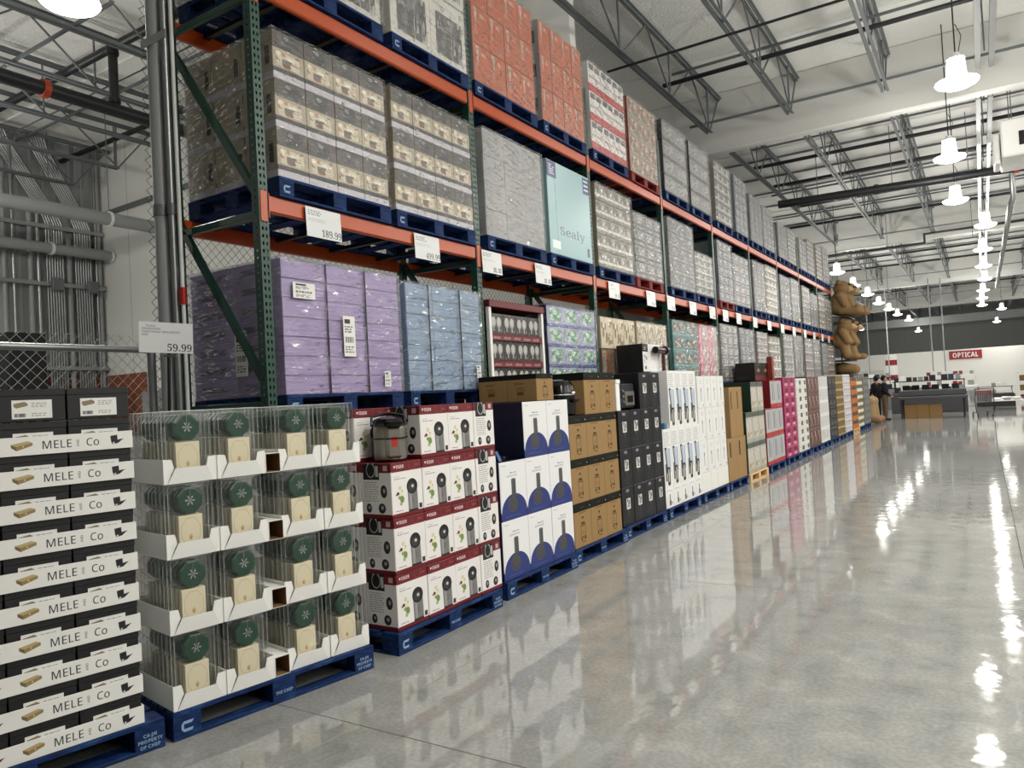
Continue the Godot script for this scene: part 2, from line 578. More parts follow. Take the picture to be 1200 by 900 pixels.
# ---------------------------------------------------------------- room shell
func room() -> void:
	var sub := MB.new()
	sub.box(Vector3(-15.6, -0.3, -85), Vector3(26, -0.012, 15))
	var fl := structure("floor", sub.mesh(M.gap_dark))
	# saw-cut slabs
	var xs := [-15.6, -7.7, -4.73, -1.75, 1.235, 4.2, 7.17, 10.14, 13.1, 26.0]
	var zs := [15.0, 7.06, 3.81, 0.56, -2.73, -5.95]
	while zs[-1] > -45.0:
		zs.append(zs[-1] - 3.25)
	zs.append(-62.0)
	zs.append(-85.0)
	for i in xs.size() - 1:
		for j in zs.size() - 1:
			var b := MB.new()
			b.box(Vector3(xs[i] + 0.0022, -0.05, zs[j + 1] + 0.0022), Vector3(xs[i + 1] - 0.0022, 0.0, zs[j] - 0.0022), 0.0015)
			part(fl, "slab", b.mesh(M.concrete))
	# side wall of ribbed metal sheet, left of the electrical corner
	var w := MB.new()
	var z := -7.4
	while z < 15.0:
		w.box(Vector3(-15.35, 0, z), Vector3(-15.2, 8.7, z + 0.30))
		w.box(Vector3(-15.2, 0, z + 0.11), Vector3(-15.17, 8.7, z + 0.19), 0.008)
		z += 0.30
	structure("wall_left", w.mesh(M.grey_wall))
	# white room behind the rack: the end face and the long face
	var b1 := MB.new()
	b1.box(Vector3(-15.2, 0, -7.6), Vector3(-1.30, 8.7, -7.4))
	b1.box(Vector3(-1.5, 0, -25.0), Vector3(-1.30, 5.6, -7.6))
	b1.box(Vector3(-15.2, 0, -25.2), Vector3(-1.30, 5.6, -25.0))
	structure("wall_store_room", b1.mesh(M.white_wall))
	var j1 := MB.new()
	for xx in [-13.9, -11.4, -8.9, -6.4, -3.9]:
		j1.box(Vector3(xx - 0.006, 0, -7.404), Vector3(xx + 0.006, 8.6, -7.3995))
	structure("trim_1", j1.mesh(M.joist_grey))
	var w2 := MB.new()
	w2.box(Vector3(-15.35, 0, -85), Vector3(-15.2, 8.7, -25.2))
	structure("wall_left_far", w2.mesh(M.grey_wall))
	var w3 := MB.new()
	w3.box(Vector3(26, 0, -85), Vector3(26.2, 8.7, 15))
	structure("wall_right", w3.mesh(M.white_wall))
	var w4 := MB.new()
	w4.box(Vector3(-15.6, 0, 15), Vector3(26.2, 8.7, 15.2))
	structure("wall_back", w4.mesh(M.grey_wall))
	var w5 := MB.new()
	var x := -15.4
	while x < 26.0:
		w5.box(Vector3(x, 0, -85.2), Vector3(x + 0.6, 8.7, -85.0))
		w5.box(Vector3(x + 0.2, 0, -85.0), Vector3(x + 0.3, 8.7, -84.96))
		x += 0.6
	structure("wall_far", w5.mesh(M.grey_wall))
	# white partition of the optical department
	var w6 := MB.new()
	w6.box(Vector3(-9.0, 0, -58.2), Vector3(26.0, 3.42, -58.0), 0.01)
	structure("wall_partition", w6.mesh(M.white_wall))

# ---------------------------------------------------------------- roof: deck, joists, white draft curtains, pipes
func joist_meshes(ln: float) -> Array:
	var top := MB.new()
	var bot := MB.new()
	var web := MB.new()
	for s in [-0.035, 0.035]:
		top.bar(Vector3(s * 1.4, 1.06, 0.9), Vector3(s * 1.4, 1.06, -ln - 0.9), 0.055, 0.012)
		top.bar(Vector3(s * 0.9, 1.03, 0.9), Vector3(s * 0.9, 1.03, -ln - 0.9), 0.010, 0.06)
		bot.bar(Vector3(s * 1.4, 0.006, 0), Vector3(s * 1.4, 0.006, -ln), 0.055, 0.012)
		bot.bar(Vector3(s * 0.9, 0.035, 0), Vector3(s * 0.9, 0.035, -ln), 0.010, 0.06)
	var n := int(ln / 2.3)
	var st := ln / n
	for i in n:
		var a := -st * i
		web.bar(Vector3(0, 0.04, a), Vector3(0, 1.03, a - st * 0.5), 0.028, 0.028)
		web.bar(Vector3(0, 1.03, a - st * 0.5), Vector3(0, 0.04, a - st), 0.028, 0.028)
		web.bar(Vector3(0, 0.04, a - st * 0.97), Vector3(0, 1.03, a - st * 0.97), 0.026, 0.026)
	web.bar(Vector3(0, 0.04, 0), Vector3(0, 1.03, 0.8), 0.028, 0.028)
	web.bar(Vector3(0, 0.04, -ln), Vector3(0, 1.03, -ln - 0.8), 0.028, 0.028)
	web.bar(Vector3(0, 0.04, -ln + 0.05), Vector3(0, 1.03, -ln + 0.02), 0.026, 0.026)
	return [top.mesh(M.joist_grey), bot.mesh(M.joist_grey), web.mesh(M.joist_grey)]
func ceiling_structure() -> void:
	var d := MB.new()
	# deck of insulation panels, each a shallow sag between the joist rows
	d.box(Vector3(-15.6, 8.62, -85.4), Vector3(26.4, 8.9, 15.4))
	var c := structure("ceiling", d.mesh(M.insulation))
	# seams of the insulation
	var seam := MB.new()
	for zz in [9.0, 5.4, -1.2, -5.0, -8.6, -12.4, -17.0, -19.6, -22.5, -25.2, -28.0, -34.0, -37.5, -41.0, -44.5, -52.0, -56.0, -60.0, -64.0]:
		seam.box(Vector3(-15.2, 8.585, zz - 0.02), Vector3(26, 8.62, zz + 0.02), 0.008)
	part(c, "seam", seam.mesh(M.insulation))
	var gxs := [-14.5, -12.6, -10.65, -8.87, -7.05, -5.25, -3.45, -0.92, 0.84, 2.67, 6.3, 8.1, 9.9, 11.7, 13.5, 15.3, 17.1, 18.9, 20.7]
	for bay in [[14.2, 14.2 - 10.2], [1.2, 14.7], [-15.25, 15.8], [-32.4, 15.6], [-49.3, 15.6], [-66.4, 15.6]]:
		var ln: float = bay[1]
		if bay[0] == 14.2:
			ln = 11.0
		var ms := joist_meshes(ln)
		for gx in gxs:
			if bay[0] == 1.2 and gx < -2.0:
				continue
			var o := Node3D.new()
			o.name = "joist"
			c.add_child(o, true)
			o.position = Vector3(gx, 7.4, bay[0])
			part(o, "top_chord", ms[0])
			part(o, "bottom_chord", ms[1])
			part(o, "web", ms[2])
	# joists of the electrical corner stop at the white wall
	var ms2 := joist_meshes(7.4)
	for gx in gxs:
		if gx < -2.0:
			var o := Node3D.new()
			o.name = "joist"
			c.add_child(o, true)
			o.position = Vector3(gx, 7.4, 0.95)
			part(o, "top_chord", ms2[0])
			part(o, "bottom_chord", ms2[1])
			part(o, "web", ms2[2])
	var ms3 := joist_meshes(4.6)
	for gx in gxs:
		if gx < -2.0:
			var o := Node3D.new()
			o.name = "joist"
			c.add_child(o, true)
			o.position = Vector3(gx, 7.4, -8.6)
			part(o, "top_chord", ms3[0])
			part(o, "bottom_chord", ms3[1])
			part(o, "web", ms3[2])
	# ribs of the farther roof deck
	var zr := -16.2
	while zr > -64.0:
		if absf(zr + 31.6) > 0.4 and absf(zr + 48.6) > 0.4:
			var rb := MB.new()
			rb.bar(Vector3(-15.0, 8.57, zr), Vector3(25.0, 8.57, zr), 0.04, 0.06)
			part(c, "deck_rib", rb.mesh(M.joist_grey))
		zr -= 2.1
	# wide doubled joist of bright galvanised channels over the aisle
	var ch := MB.new()
	for s in [-0.11, 0.11]:
		ch.bar(Vector3(s, 0.05, 0), Vector3(s, 0.05, -14.7), 0.09, 0.012)
		ch.bar(Vector3(s - 0.04, 0.11, 0), Vector3(s - 0.04, 0.11, -14.7), 0.012, 0.12)
		ch.bar(Vector3(s + 0.04, 0.11, 0), Vector3(s + 0.04, 0.11, -14.7), 0.012, 0.12)
	var chm := ch.mesh(mat("channel_steel", Color(0.47, 0.48, 0.48), 0.45, 0.3))
	for z0 in [1.2, -15.3, -32.4, -49.3]:
		var o := Node3D.new()
		o.name = "cable_channel"
		c.add_child(o, true)
		o.position = Vector3(4.37, 7.35, z0)
		part(o, "channel", chm)
		var hg := MB.new()
		for i in 6:
			hg.bar(Vector3(0, 0.16, -0.6 - i * 2.7), Vector3(0, 1.26, -0.6 - i * 2.7), 0.03, 0.03)
		part(o, "hanger", hg.mesh(M.joist_grey))
	# white draft curtains on the girders
	for zg in [2.6, -14.5, -31.6, -48.6, -65.6]:
		var g := MB.new()
		var x0 := -15.2
		g.box(Vector3(x0, 7.22, zg - 0.14), Vector3(26, 8.62, zg + 0.14), 0.03)
		part(c, "draft_curtain", g.mesh(M.curtain_white))
	var gg := MB.new()
	gg.box(Vector3(-15.2, 6.55, -78.2), Vector3(26, 7.3, -77.8))
	part(c, "girder", gg.mesh(M.grey_wall))
	# bridging angles across the joists
	var br := MB.new()
	for q in [[8.3, -11.95], [7.45, -12.95], [8.3, -6.0], [7.45, -4.6], [8.3, -18.3], [7.47, -20.6], [8.3, -23.0], [7.47, -25.6], [8.3, -28.0], [7.47, -30.2], [8.3, -35.5], [7.47, -38.0], [8.3, -41.0], [7.47, -45.0], [8.3, -53.0], [7.47, -58.0]]:
		var x0 := -1.2 if q[1] < -7.0 and q[1] > -25.0 else -6.0 if q[1] > -7.5 else -15.0
		br.bar(Vector3(x0, q[0], q[1]), Vector3(24, q[0], q[1]), 0.035, 0.05)
	for q in [[8.3, -1.2], [7.47, -2.6], [8.35, -5.4]]:
		br.bar(Vector3(-15.0, q[0], q[1]), Vector3(-6.0, q[0], q[1]), 0.035, 0.05)
	part(c, "bridging", br.mesh(M.joist_grey))
	# sprinkler pipes
	var s := thing("sprinkler_pipework", "black sprinkler pipes crossing under the white roof", "pipework")
	for q in [[7.92, -11.5, 0.045], [7.9, -18.75, 0.05], [7.9, -21.2, 0.05], [7.9, -24.6, 0.05], [7.9, -28.2, 0.05], [7.9, -35.0, 0.05], [7.9, -39.0, 0.05], [7.9, -43.0, 0.05], [7.9, -52.0, 0.05], [7.9, -57.0, 0.05], [7.25, -8.7, 0.022]]:
		var p := MB.new()
		p.tube([Vector3(-1.25 if q[1] > -25.0 else -15.0, q[0], q[1]), Vector3(25, q[0], q[1])], q[2], 10)
		part(s, "branch_pipe", p.mesh(M.pipe_black))
	var mp := MB.new()
	mp.tube([Vector3(-0.78, 6.9, -19.48), Vector3(9.0, 6.9, -20.5)], 0.115, 14)
	part(s, "main_pipe", mp.mesh(M.pipe_black))
	for xx in [1.8, 5.05]:
		var cp := MB.new()
		var dz: float = -19.48 - (xx + 0.78) / 9.78 * 1.02
		cp.tube([Vector3(xx - 0.06, 6.9, dz + 0.006), Vector3(xx + 0.06, 6.9, dz - 0.006)], 0.14, 14)
		part(s, "coupling", cp.mesh(M.coupling if xx > 3 else M.pipe_black))
	for xx in [0.3, 2.2, 4.0, 6.0]:
		var hp := MB.new()
		var dz2: float = -19.48 - (xx + 0.78) / 9.78 * 1.02
		hp.tube([Vector3(xx, 7.0, dz2), Vector3(xx, 8.6, dz2)], 0.012, 6)
		part(s, "hanger_rod", hp.mesh(M.joist_grey))
	var st := MB.new()
	st.tube([Vector3(-1.3, 7.0, -31.0), Vector3(2.35, 7.0, -31.0), Vector3(2.35, 7.35, -31.0), Vector3(9.0, 7.35, -31.0)], 0.06, 10)
	part(s, "main_pipe", st.mesh(M.pipe_black))
	for xx in [-1.0, 1.0, 4.0, 7.0]:
		var hp := MB.new()
		hp.tube([Vector3(xx, 7.0, -31.0), Vector3(xx, 8.6, -31.0)], 0.012, 6)
		part(s, "hanger_rod", hp.mesh(M.joist_grey))
	# the black main over the electrical corner
	var lm := MB.new()
	lm.tube([Vector3(-8.25, 6.9, 8.0), Vector3(-8.25, 6.9, -7.4)], 0.115, 14)
	part(s, "main_pipe", lm.mesh(M.pipe_black))
	for zz in [-2.75, 1.0]:
		var cp := MB.new()
		cp.tube([Vector3(-8.25, 6.9, zz - 0.05), Vector3(-8.25, 6.9, zz + 0.05)], 0.145, 14)
		part(s, "coupling", cp.mesh(M.coupling))
	var dp := MB.new()
	dp.tube([Vector3(-8.25, 6.95, -3.88), Vector3(-8.25, 7.98, -3.88)], 0.075, 12)
	dp.tube([Vector3(-8.25, 7.02, -3.88), Vector3(-8.25, 7.1, -3.88)], 0.1, 12)
	dp.tube([Vector3(-8.25, 7.85, -3.88), Vector3(-8.25, 7.93, -3.88)], 0.1, 12)
	part(s, "riser", dp.mesh(M.pipe_black))
	var dq := MB.new()
	dq.tube([Vector3(-15.0, 7.98, -3.88), Vector3(-1.5, 7.98, -3.88)], 0.075, 12)
	dq.tube([Vector3(-15.0, 8.1, -6.4), Vector3(-6.5, 8.1, -6.4)], 0.06, 10)
	part(s, "branch_pipe", dq.mesh(M.pipe_black))
	# bright steel pipe slanting along the aisle on the right
	var gp := MB.new()
	gp.tube([Vector3(4.95, 6.76, -20.08), Vector3(4.95, 6.15, -20.08), Vector3(4.90, 6.05, -20.2), Vector3(4.88, 6.0, -42.0)], 0.07, 12)
	solo("galvanised_pipe", "bright galvanised pipe running away along the aisle under the roof", "pipe", gp.mesh(M.galvanised))
	# air unit
	var ac := thing("air_unit", "white hanging air unit with a dark grille at the right edge", "air unit", at(4.95, 0, -16.6))
	var ab := MB.new()
	ab.box(Vector3(-0.32, 6.25, -0.9), Vector3(1.9, 7.05, 0.6), 0.03)
	ab.box(Vector3(-0.46, 6.2, -0.5), Vector3(-0.34, 6.85, 0.3), 0.02)
	part(ac, "casing", ab.mesh(M.white_metal))
	var av := MB.new()
	av.box(Vector3(0.0, 6.45, 0.6), Vector3(1.5, 6.75, 0.612))
	var gr := part(ac, "grille", av.mesh(M.black_plastic))
	for i in 7:
		var sl := MB.new()
		sl.box(Vector3(0.10 + i * 0.2, 6.45, 0.612), Vector3(0.12 + i * 0.2, 6.75, 0.625))
		part(gr, "slat", sl.mesh(M.white_metal))
	for xx in [-0.1, 1.6]:
		for zz in [-0.7, 0.4]:
			var ah := MB.new()
			ah.tube([Vector3(xx, 7.0, zz), Vector3(xx, 8.62, zz)], 0.012, 6)
			part(ac, "hanger", ah.mesh(M.joist_grey))

# ---------------------------------------------------------------- electrical corner beyond the chain-link fence
func electrical_corner() -> void:
	# two large grey pipes through the white wall
	for q in [["thick grey pipe with pale collars entering the white wall, the higher one", -12.1, 6.06, 0.145], ["thick grey pipe along the ribbed wall, the lower one", -14.62, 5.8, 0.13]]:
		var o := thing("drain_pipe", q[0], "pipe")
		var p := MB.new()
		p.tube([Vector3(q[1], q[2], 8.0), Vector3(q[1], q[2], -7.395)], q[3], 16)
		part(o, "pipe", p.mesh(M.pipe_grey))
		for zz in [-7.34, -5.9, -3.3, 0.0]:
			var c := MB.new()
			c.tube([Vector3(q[1], q[2], zz - 0.03), Vector3(q[1], q[2], zz + 0.03)], q[3] + 0.025, 16)
			part(o, "collar", c.mesh(M.white_metal))
		for zz in [-5.9, -3.3, 0.0]:
			var h := MB.new()
			h.tube([Vector3(q[1], q[2] + q[3], zz), Vector3(q[1], 8.6, zz)], 0.012, 6)
			part(o, "hanger", h.mesh(M.joist_grey))
	# conduit banks on the ribbed wall
	var b := thing("conduit_bank", "bank of parallel steel conduits climbing the ribbed wall and slanting to the roof", "conduit")
	for g in [[-6.0, 7, 0.062, 1.15, 0.025], [-6.68, 7, 0.062, 0.95, 0.025]]:
		for i in int(g[1]):
			var z: float = g[0] - i * g[2]
			var p := MB.new()
			p.tube([Vector3(-15.045, 0.0, z), Vector3(-15.045, 6.5, z), Vector3(-15.045, 6.75, z + 0.10), Vector3(-15.045, 8.35, z + g[3]), Vector3(-15.0, 8.6, z + g[3] + 0.1)], g[4], 8)
			part(b, "conduit", p.mesh(M.galvanised))
	for g in [[-5.05, 0.05, 7.6], [-5.25, 0.04, 8.2], [-5.62, 0.055, 6.9], [-5.8, 0.045, 6.9], [-6.52, 0.06, 6.2], [-7.28, 0.05, 8.6], [-7.2, 0.03, 8.6]]:
		var p := MB.new()
		p.tube([Vector3(-15.045, 0.0, g[0]), Vector3(-15.045, g[2], g[0])], g[1], 10)
		part(b, "conduit", p.mesh(M.galvanised if g[1] < 0.05 else M.pipe_grey))
	for y in [5.0, 6.4, 2.95]:
		var p := MB.new()
		p.box(Vector3(-14.985, y - 0.05, -7.35), Vector3(-14.94, y + 0.05, 2.0), 0.005)
		part(b, "strut_rail", p.mesh(M.galvanised))
	for z in [-6.15, -7.0]:
		var p := MB.new()
		p.box(Vector3(-14.94, 4.85, z - 0.13), Vector3(-14.84, 5.15, z + 0.13), 0.01)
		part(b, "junction_box", p.mesh(M.joist_grey))
	# electrical cabinet
	var c := thing("electrical_cabinet", "tall black metal cabinet behind the chain-link fence", "cabinet", at(-13.5, 0, -4.75))
	var cb := MB.new()
	cb.box(Vector3(-0.5, 0, -0.4), Vector3(0.0, 3.62, 0.4), 0.01)
	part(c, "body", cb.mesh(M.black_card))
	var cd := MB.new()
	for s in [-0.39, 0.01]:
		cd.box(Vector3(0.0, 0.1, s), Vector3(0.02, 3.5, s + 0.37), 0.004)
	part(c, "door", cd.mesh(M.black_card))
	# plywood boards
	for q in [["reddish plywood board fixed low on the ribbed wall behind conduits", Vector3(-15.155, 1.2, -7.3), Vector3(-15.12, 2.78, -5.4)], ["reddish plywood board fixed low on the white end wall", Vector3(-15.0, 1.2, -7.39), Vector3(-13.35, 2.76, -7.36)]]:
		var p := MB.new()
		p.box(q[1], q[2], 0.003)
		solo("plywood_board", q[0], "board", p.mesh(M.plywood))
	var eb := MB.new()
	eb.box(Vector3(-13.3, 1.3, -7.39), Vector3(-12.6, 2.27, -7.2), 0.015)
	solo("electrical_box", "pale grey wall box beside the plywood board on the white wall", "box", eb.mesh(M.pipe_grey))
	# slanting brace under the pipes
	var sb := MB.new()
	sb.bar(Vector3(-14.93, 6.9, -7.3), Vector3(-11.0, 6.95, -7.3), 0.08, 0.09)
	solo("strut_beam", "grey horizontal strut along the white wall above the thick pipe", "strut", sb.mesh(M.joist_grey))
	# chain-link fence behind the pallets and the rack
	var f := thing("chain_link_fence", "chain-link fence with a steel top rail behind the rack", "fence")
	var tr := MB.new()
	tr.tube([Vector3(-1.1, 2.1, 9.0), Vector3(-1.1, 2.1, 0.12)], 0.024, 12)
	part(f, "top_rail", tr.mesh(M.galvanised))
	for z in [0.12, 3.1, 6.1, 9.0]:
		var p := MB.new()
		p.tube([Vector3(-1.1, 0, z), Vector3(-1.1, 2.2, z)], 0.03, 12)
		part(f, "post", p.mesh(M.galvanised))
	for q in [[0.14, 9.0, 0.0, 2.2, "wire_mesh"], [-7.25, 0.1, 1.4, 5.0, "wire_mesh"]]:
		var wires := MB.new()
		var p := 0.075
		var z0: float = q[0]
		var z1: float = q[1]
		var y0: float = q[2]
		var y1: float = q[3]
		for s in [1.0, -1.0]:
			var o: float = z0 - (y1 - y0) - p
			while o < z1 + (y1 - y0) + p:
				# line z = o + s * (y - y0)
				var ya := y0
				var yb := y1
				if s > 0:
					ya = maxf(y0, y0 + z0 - o); yb = minf(y1, y0 + z1 - o)
				else:
					ya = maxf(y0, y0 + o - z1); yb = minf(y1, y0 + o - z0)
				if yb > ya + 0.01:
					wires.tube([Vector3(-1.1 + s * 0.002, ya, o + s * (ya - y0)), Vector3(-1.1 + s * 0.002, yb, o + s * (yb - y0))], 0.0021, 4, false)
				o += p
		var w := part(f, q[4], wires.mesh(M.dark_metal if q[1] < 1.0 else M.galvanised))
		w.set_meta("kind", "stuff")
	# conduits strapped to the first rack frame
	for q in [["thick grey vertical conduit strapped beside the rack end frame", -0.93, 0.10, 0.052, "pipe_grey"], ["slim steel vertical conduit next to the thick one at the rack end", -0.83, 0.085, 0.024, "galvanised"]]:
		var o := thing("vertical_conduit", q[0], "conduit", at(q[1], 0, q[2]))
		var p := MB.new()
		p.tube([Vector3(0, 0, 0), Vector3(0, 6.9, 0)], q[3], 14)
		part(o, "pipe", p.mesh(M[q[4]]))
		for y in [1.55, 3.05, 5.0]:
			var cp := MB.new()
			cp.tube([Vector3(0, y, 0), Vector3(0, y + 0.08, 0)], q[3] + 0.008, 14)
			part(o, "coupling", cp.mesh(M.joist_grey))
	var pp := thing("marker_pole", "thin white pole with a red band beside the rack end frame", "pole", at(-0.765, 0, 0.07))
	var a := MB.new()
	a.tube([Vector3(0, 0, 0), Vector3(0, 6.0, 0)], 0.014, 10)
	part(pp, "pole", a.mesh(M.white_metal))
	var rb := MB.new()
	rb.tube([Vector3(0, 2.40, 0), Vector3(0, 2.52, 0)], 0.024, 12)
	part(pp, "red_band", rb.mesh(mat("red_band", Color(0.65, 0.10, 0.07), 0.4)))
	var sp := MB.new()
	sp.box(Vector3(-1.0, 4.27, 0.155), Vector3(-0.70, 4.33, 0.162))
	solo("pipe_strap", "short bright bracket clamping the conduits to the green frame", "bracket", sp.mesh(M.galvanised))

# ---------------------------------------------------------------- pallet rack
const PITCH := 2.52
const LEVELS := [1.57, 3.07, 4.565]
func post_mesh(hh: float) -> ArrayMesh:
	# roll-formed C post: front face in the plane x = 0 with two rows of slots, flanges with one row
	var b := MB.new()
	var w := 0.076
	var d := 0.072
	var p := 0.0508
	var y := 0.0
	var hole := 0.024
	for x in [0.0, -0.0025]:
		var o := Vector3(1 if x == 0.0 else -1, 0, 0)
		for q in [[0.0, 0.016], [0.030, 0.046], [0.060, w]]:
			b.poly([Vector3(x, 0, -q[0]), Vector3(x, 0, -q[1]), Vector3(x, hh, -q[1]), Vector3(x, hh, -q[0])], o)
		y = 0.0
		while y < hh - p:
			for q in [[0.016, 0.030], [0.046, 0.060]]:
				b.poly([Vector3(x, y, -q[0]), Vector3(x, y, -q[1]), Vector3(x, y + p - hole, -q[1]), Vector3(x, y + p - hole, -q[0])], o)
			y += p
	for zz in [0.0, -w]:
		for q in [[0.0, -0.030], [-0.042, -d]]:
			b.poly([Vector3(q[0], 0, zz), Vector3(q[1], 0, zz), Vector3(q[1], hh, zz), Vector3(q[0], hh, zz)], Vector3(0, 0, 1 if zz == 0.0 else -1))
		y = 0.0
		while y < hh - p:
			b.poly([Vector3(-0.030, y, zz), Vector3(-0.042, y, zz), Vector3(-0.042, y + p - 0.014, zz), Vector3(-0.030, y + p - 0.014, zz)], Vector3(0, 0, 1 if zz == 0.0 else -1))
			y += p
	for q in [[0.0, -0.02], [-w + 0.02, -w]]:
		b.poly([Vector3(-d, 0, q[0]), Vector3(-d, 0, q[1]), Vector3(-d, hh, q[1]), Vector3(-d, hh, q[0])], Vector3(-1, 0, 0))
	b.box(Vector3(-0.10, 0.0, -w - 0.03), Vector3(0.02, 0.008, 0.03))
	return b.mesh(M.rack_green)
func rack() -> void:
	var r := thing("pallet_rack", "long green and orange pallet rack with three loaded levels", "rack")
	var pm := post_mesh(5.45)
	var hz := MB.new()
	hz.box(Vector3(-0.93, -0.025, -0.055), Vector3(-0.07, 0.025, -0.02), 0.004)
	var hm := hz.mesh(M.rack_green)
	var dg := MB.new()
	dg.bar(Vector3(-0.92, 1.24, -0.038), Vector3(-0.08, 0.04, -0.038), 0.036, 0.05)
	var dm := dg.mesh(M.rack_green)
	for i in 10:
		var f := Node3D.new()
		f.name = "frame"
		r.add_child(f, true)
		f.position = Vector3(0, 0, -i * PITCH)
		part(f, "post", pm)
		part(f, "post", pm, Transform3D(Basis(Vector3.UP, PI), Vector3(-1.0, 0, -0.076)))
		for y in [0.2, 1.65, 2.94, 4.43, 5.35]:
			part(f, "strut", hm, at(0, y, 0))
		for y in [0.25, 1.78, 3.06]:
			part(f, "brace", dm, at(0, y, 0))
	# beams: a formed box beam with a step, end plates with rivets
	var bm := MB.new()
	bm.box(Vector3(-0.048, -0.118, -PITCH + 0.005), Vector3(-0.002, 0.0, -0.082), 0.010)
	var bmm := bm.mesh(M.rack_orange)
	var em := MB.new()
	em.box(Vector3(-0.0015, -0.19, -0.066), Vector3(0.005, 0.02, -0.010), 0.002)
	em.box(Vector3(-0.05, -0.16, -0.084), Vector3(0.006, 0.01, -0.078))
	var emm := em.mesh(M.rack_orange)
	var rv := MB.new()
	for y in [-0.045, -0.095, -0.145]:
		rv.lathe([Vector2(0.0, 0.004), Vector2(0.006, 0.003), Vector2(0.007, 0.0)], 8, Vector3(0, 0, 0))
	var sp := MB.new()
	sp.bar(Vector3(-0.95, -0.03, 0), Vector3(-0.05, -0.03, 0), 0.045, 0.03)
	var spm := sp.mesh(M.dark_metal)
	for lv in 3:
		for i in 9:
			var y: float = LEVELS[lv]
			var z := -i * PITCH
			part(r, "beam", bmm, at(0, y, z))
			part(r, "beam", bmm, at(-0.95, y, z))
			part(r, "beam_plate", emm, at(0, y, z))
			part(r, "beam_plate", emm, Transform3D(Basis(Vector3.UP, 0), Vector3(0, y, z - PITCH)) if i == 8 else at(-0.94, y, z))
			for k in 4:
				part(r, "crossbar", spm, at(0, y, z - 0.35 - k * 0.61))
	# price signs hung over the middle beam
	var prices := [["189.99", -0.56], ["499.99", -1.755], ["?a", -2.76], ["?b", -3.765], ["?a", -5.62], ["?b", -6.9], ["?c", -7.72], ["?a", -8.75], ["?b", -9.8], ["?c", -10.6], ["?a", -11.5], ["?b", -12.75], ["?c", -14.0], ["?a", -15.3], ["?b", -16.6], ["?c", -18.0], ["?a", -19.3], ["?b", -20.6], ["?c", -21.7]]
	for i in prices.size():
		var q: Array = prices[i]
		var o := price_sign("price_sign", "white price sign hung on the middle orange beam, %s from the near end" % ordinal(i), q[0], 0.34, 0.215, i < 2)
		o.transform = Transform3D(Basis(Vector3.UP, PI / 2) * Basis(Vector3.RIGHT, -0.03), Vector3(0.018, 2.945, q[1]))
		o.set_meta("group", "price signs on the middle beam")

var sign_tex := {}
func price_sign(called: String, label: String, price: String, w: float, h: float, near := true) -> Node3D:
	var key := price
	if not sign_tex.has(key):
		var k := Ink.new(340, 216, Color(0.80, 0.81, 0.81))
		var g := RandomNumberGenerator.new()
		g.seed = price.hash()
		if price == "59.99!":
			k.text("1222021", 40, 34, 13, Color(0.12, 0.12, 0.13))
			k.text("SWAROVSKI", 16, 54, 14, Color(0.12, 0.12, 0.13), "Droid Serif", 1.05)
			k.text("CHRISTMAS ORNAMENT", 16, 75, 14, Color(0.12, 0.12, 0.13), "Droid Serif", 1.1)
			k.text("2023", 16, 96, 14, Color(0.12, 0.12, 0.13), "Droid Serif")
		else:
			k.words(22, 22, 150, 3, 14, Color(0.30, 0.30, 0.32), g)
			k.words(22, 80, 210, 3, 9, Color(0.62, 0.62, 0.64), g)
		var p := price.trim_suffix("!")
		if p.begins_with("?"):
			# a price too far off to read: dark figure strokes
			for i in 5:
				var x := 190 + i * 28
				if i == 2:
					k.rect(x + 2, 190, 8, 9, Color(0.10, 0.10, 0.11))
				else:
					k.ring(x + 8, 176, 9, 21, 7, Color(0.10, 0.10, 0.11))
		else:
			k.text(p, 330 - 31.0 * p.length(), 204, 54, Color(0.05, 0.05, 0.06), "Droid Serif", 0.88, false, 0.0, 700)
		sign_tex[key] = tmat("sign_" + price, k.tex(), 0.28, 0.6)
	var o := thing(called, label, "sign")
	var b := MB.new()
	b.box(Vector3(-w / 2, -h / 2, -0.0015), Vector3(w / 2, h / 2, 0.0015), 0.0, {"all": Rect2(0.0, 0.98, 0.01, 0.01), "pz": Rect2(0, 0, 1, 1)})
	part(o, "card", b.mesh(sign_tex[key]))
	return o

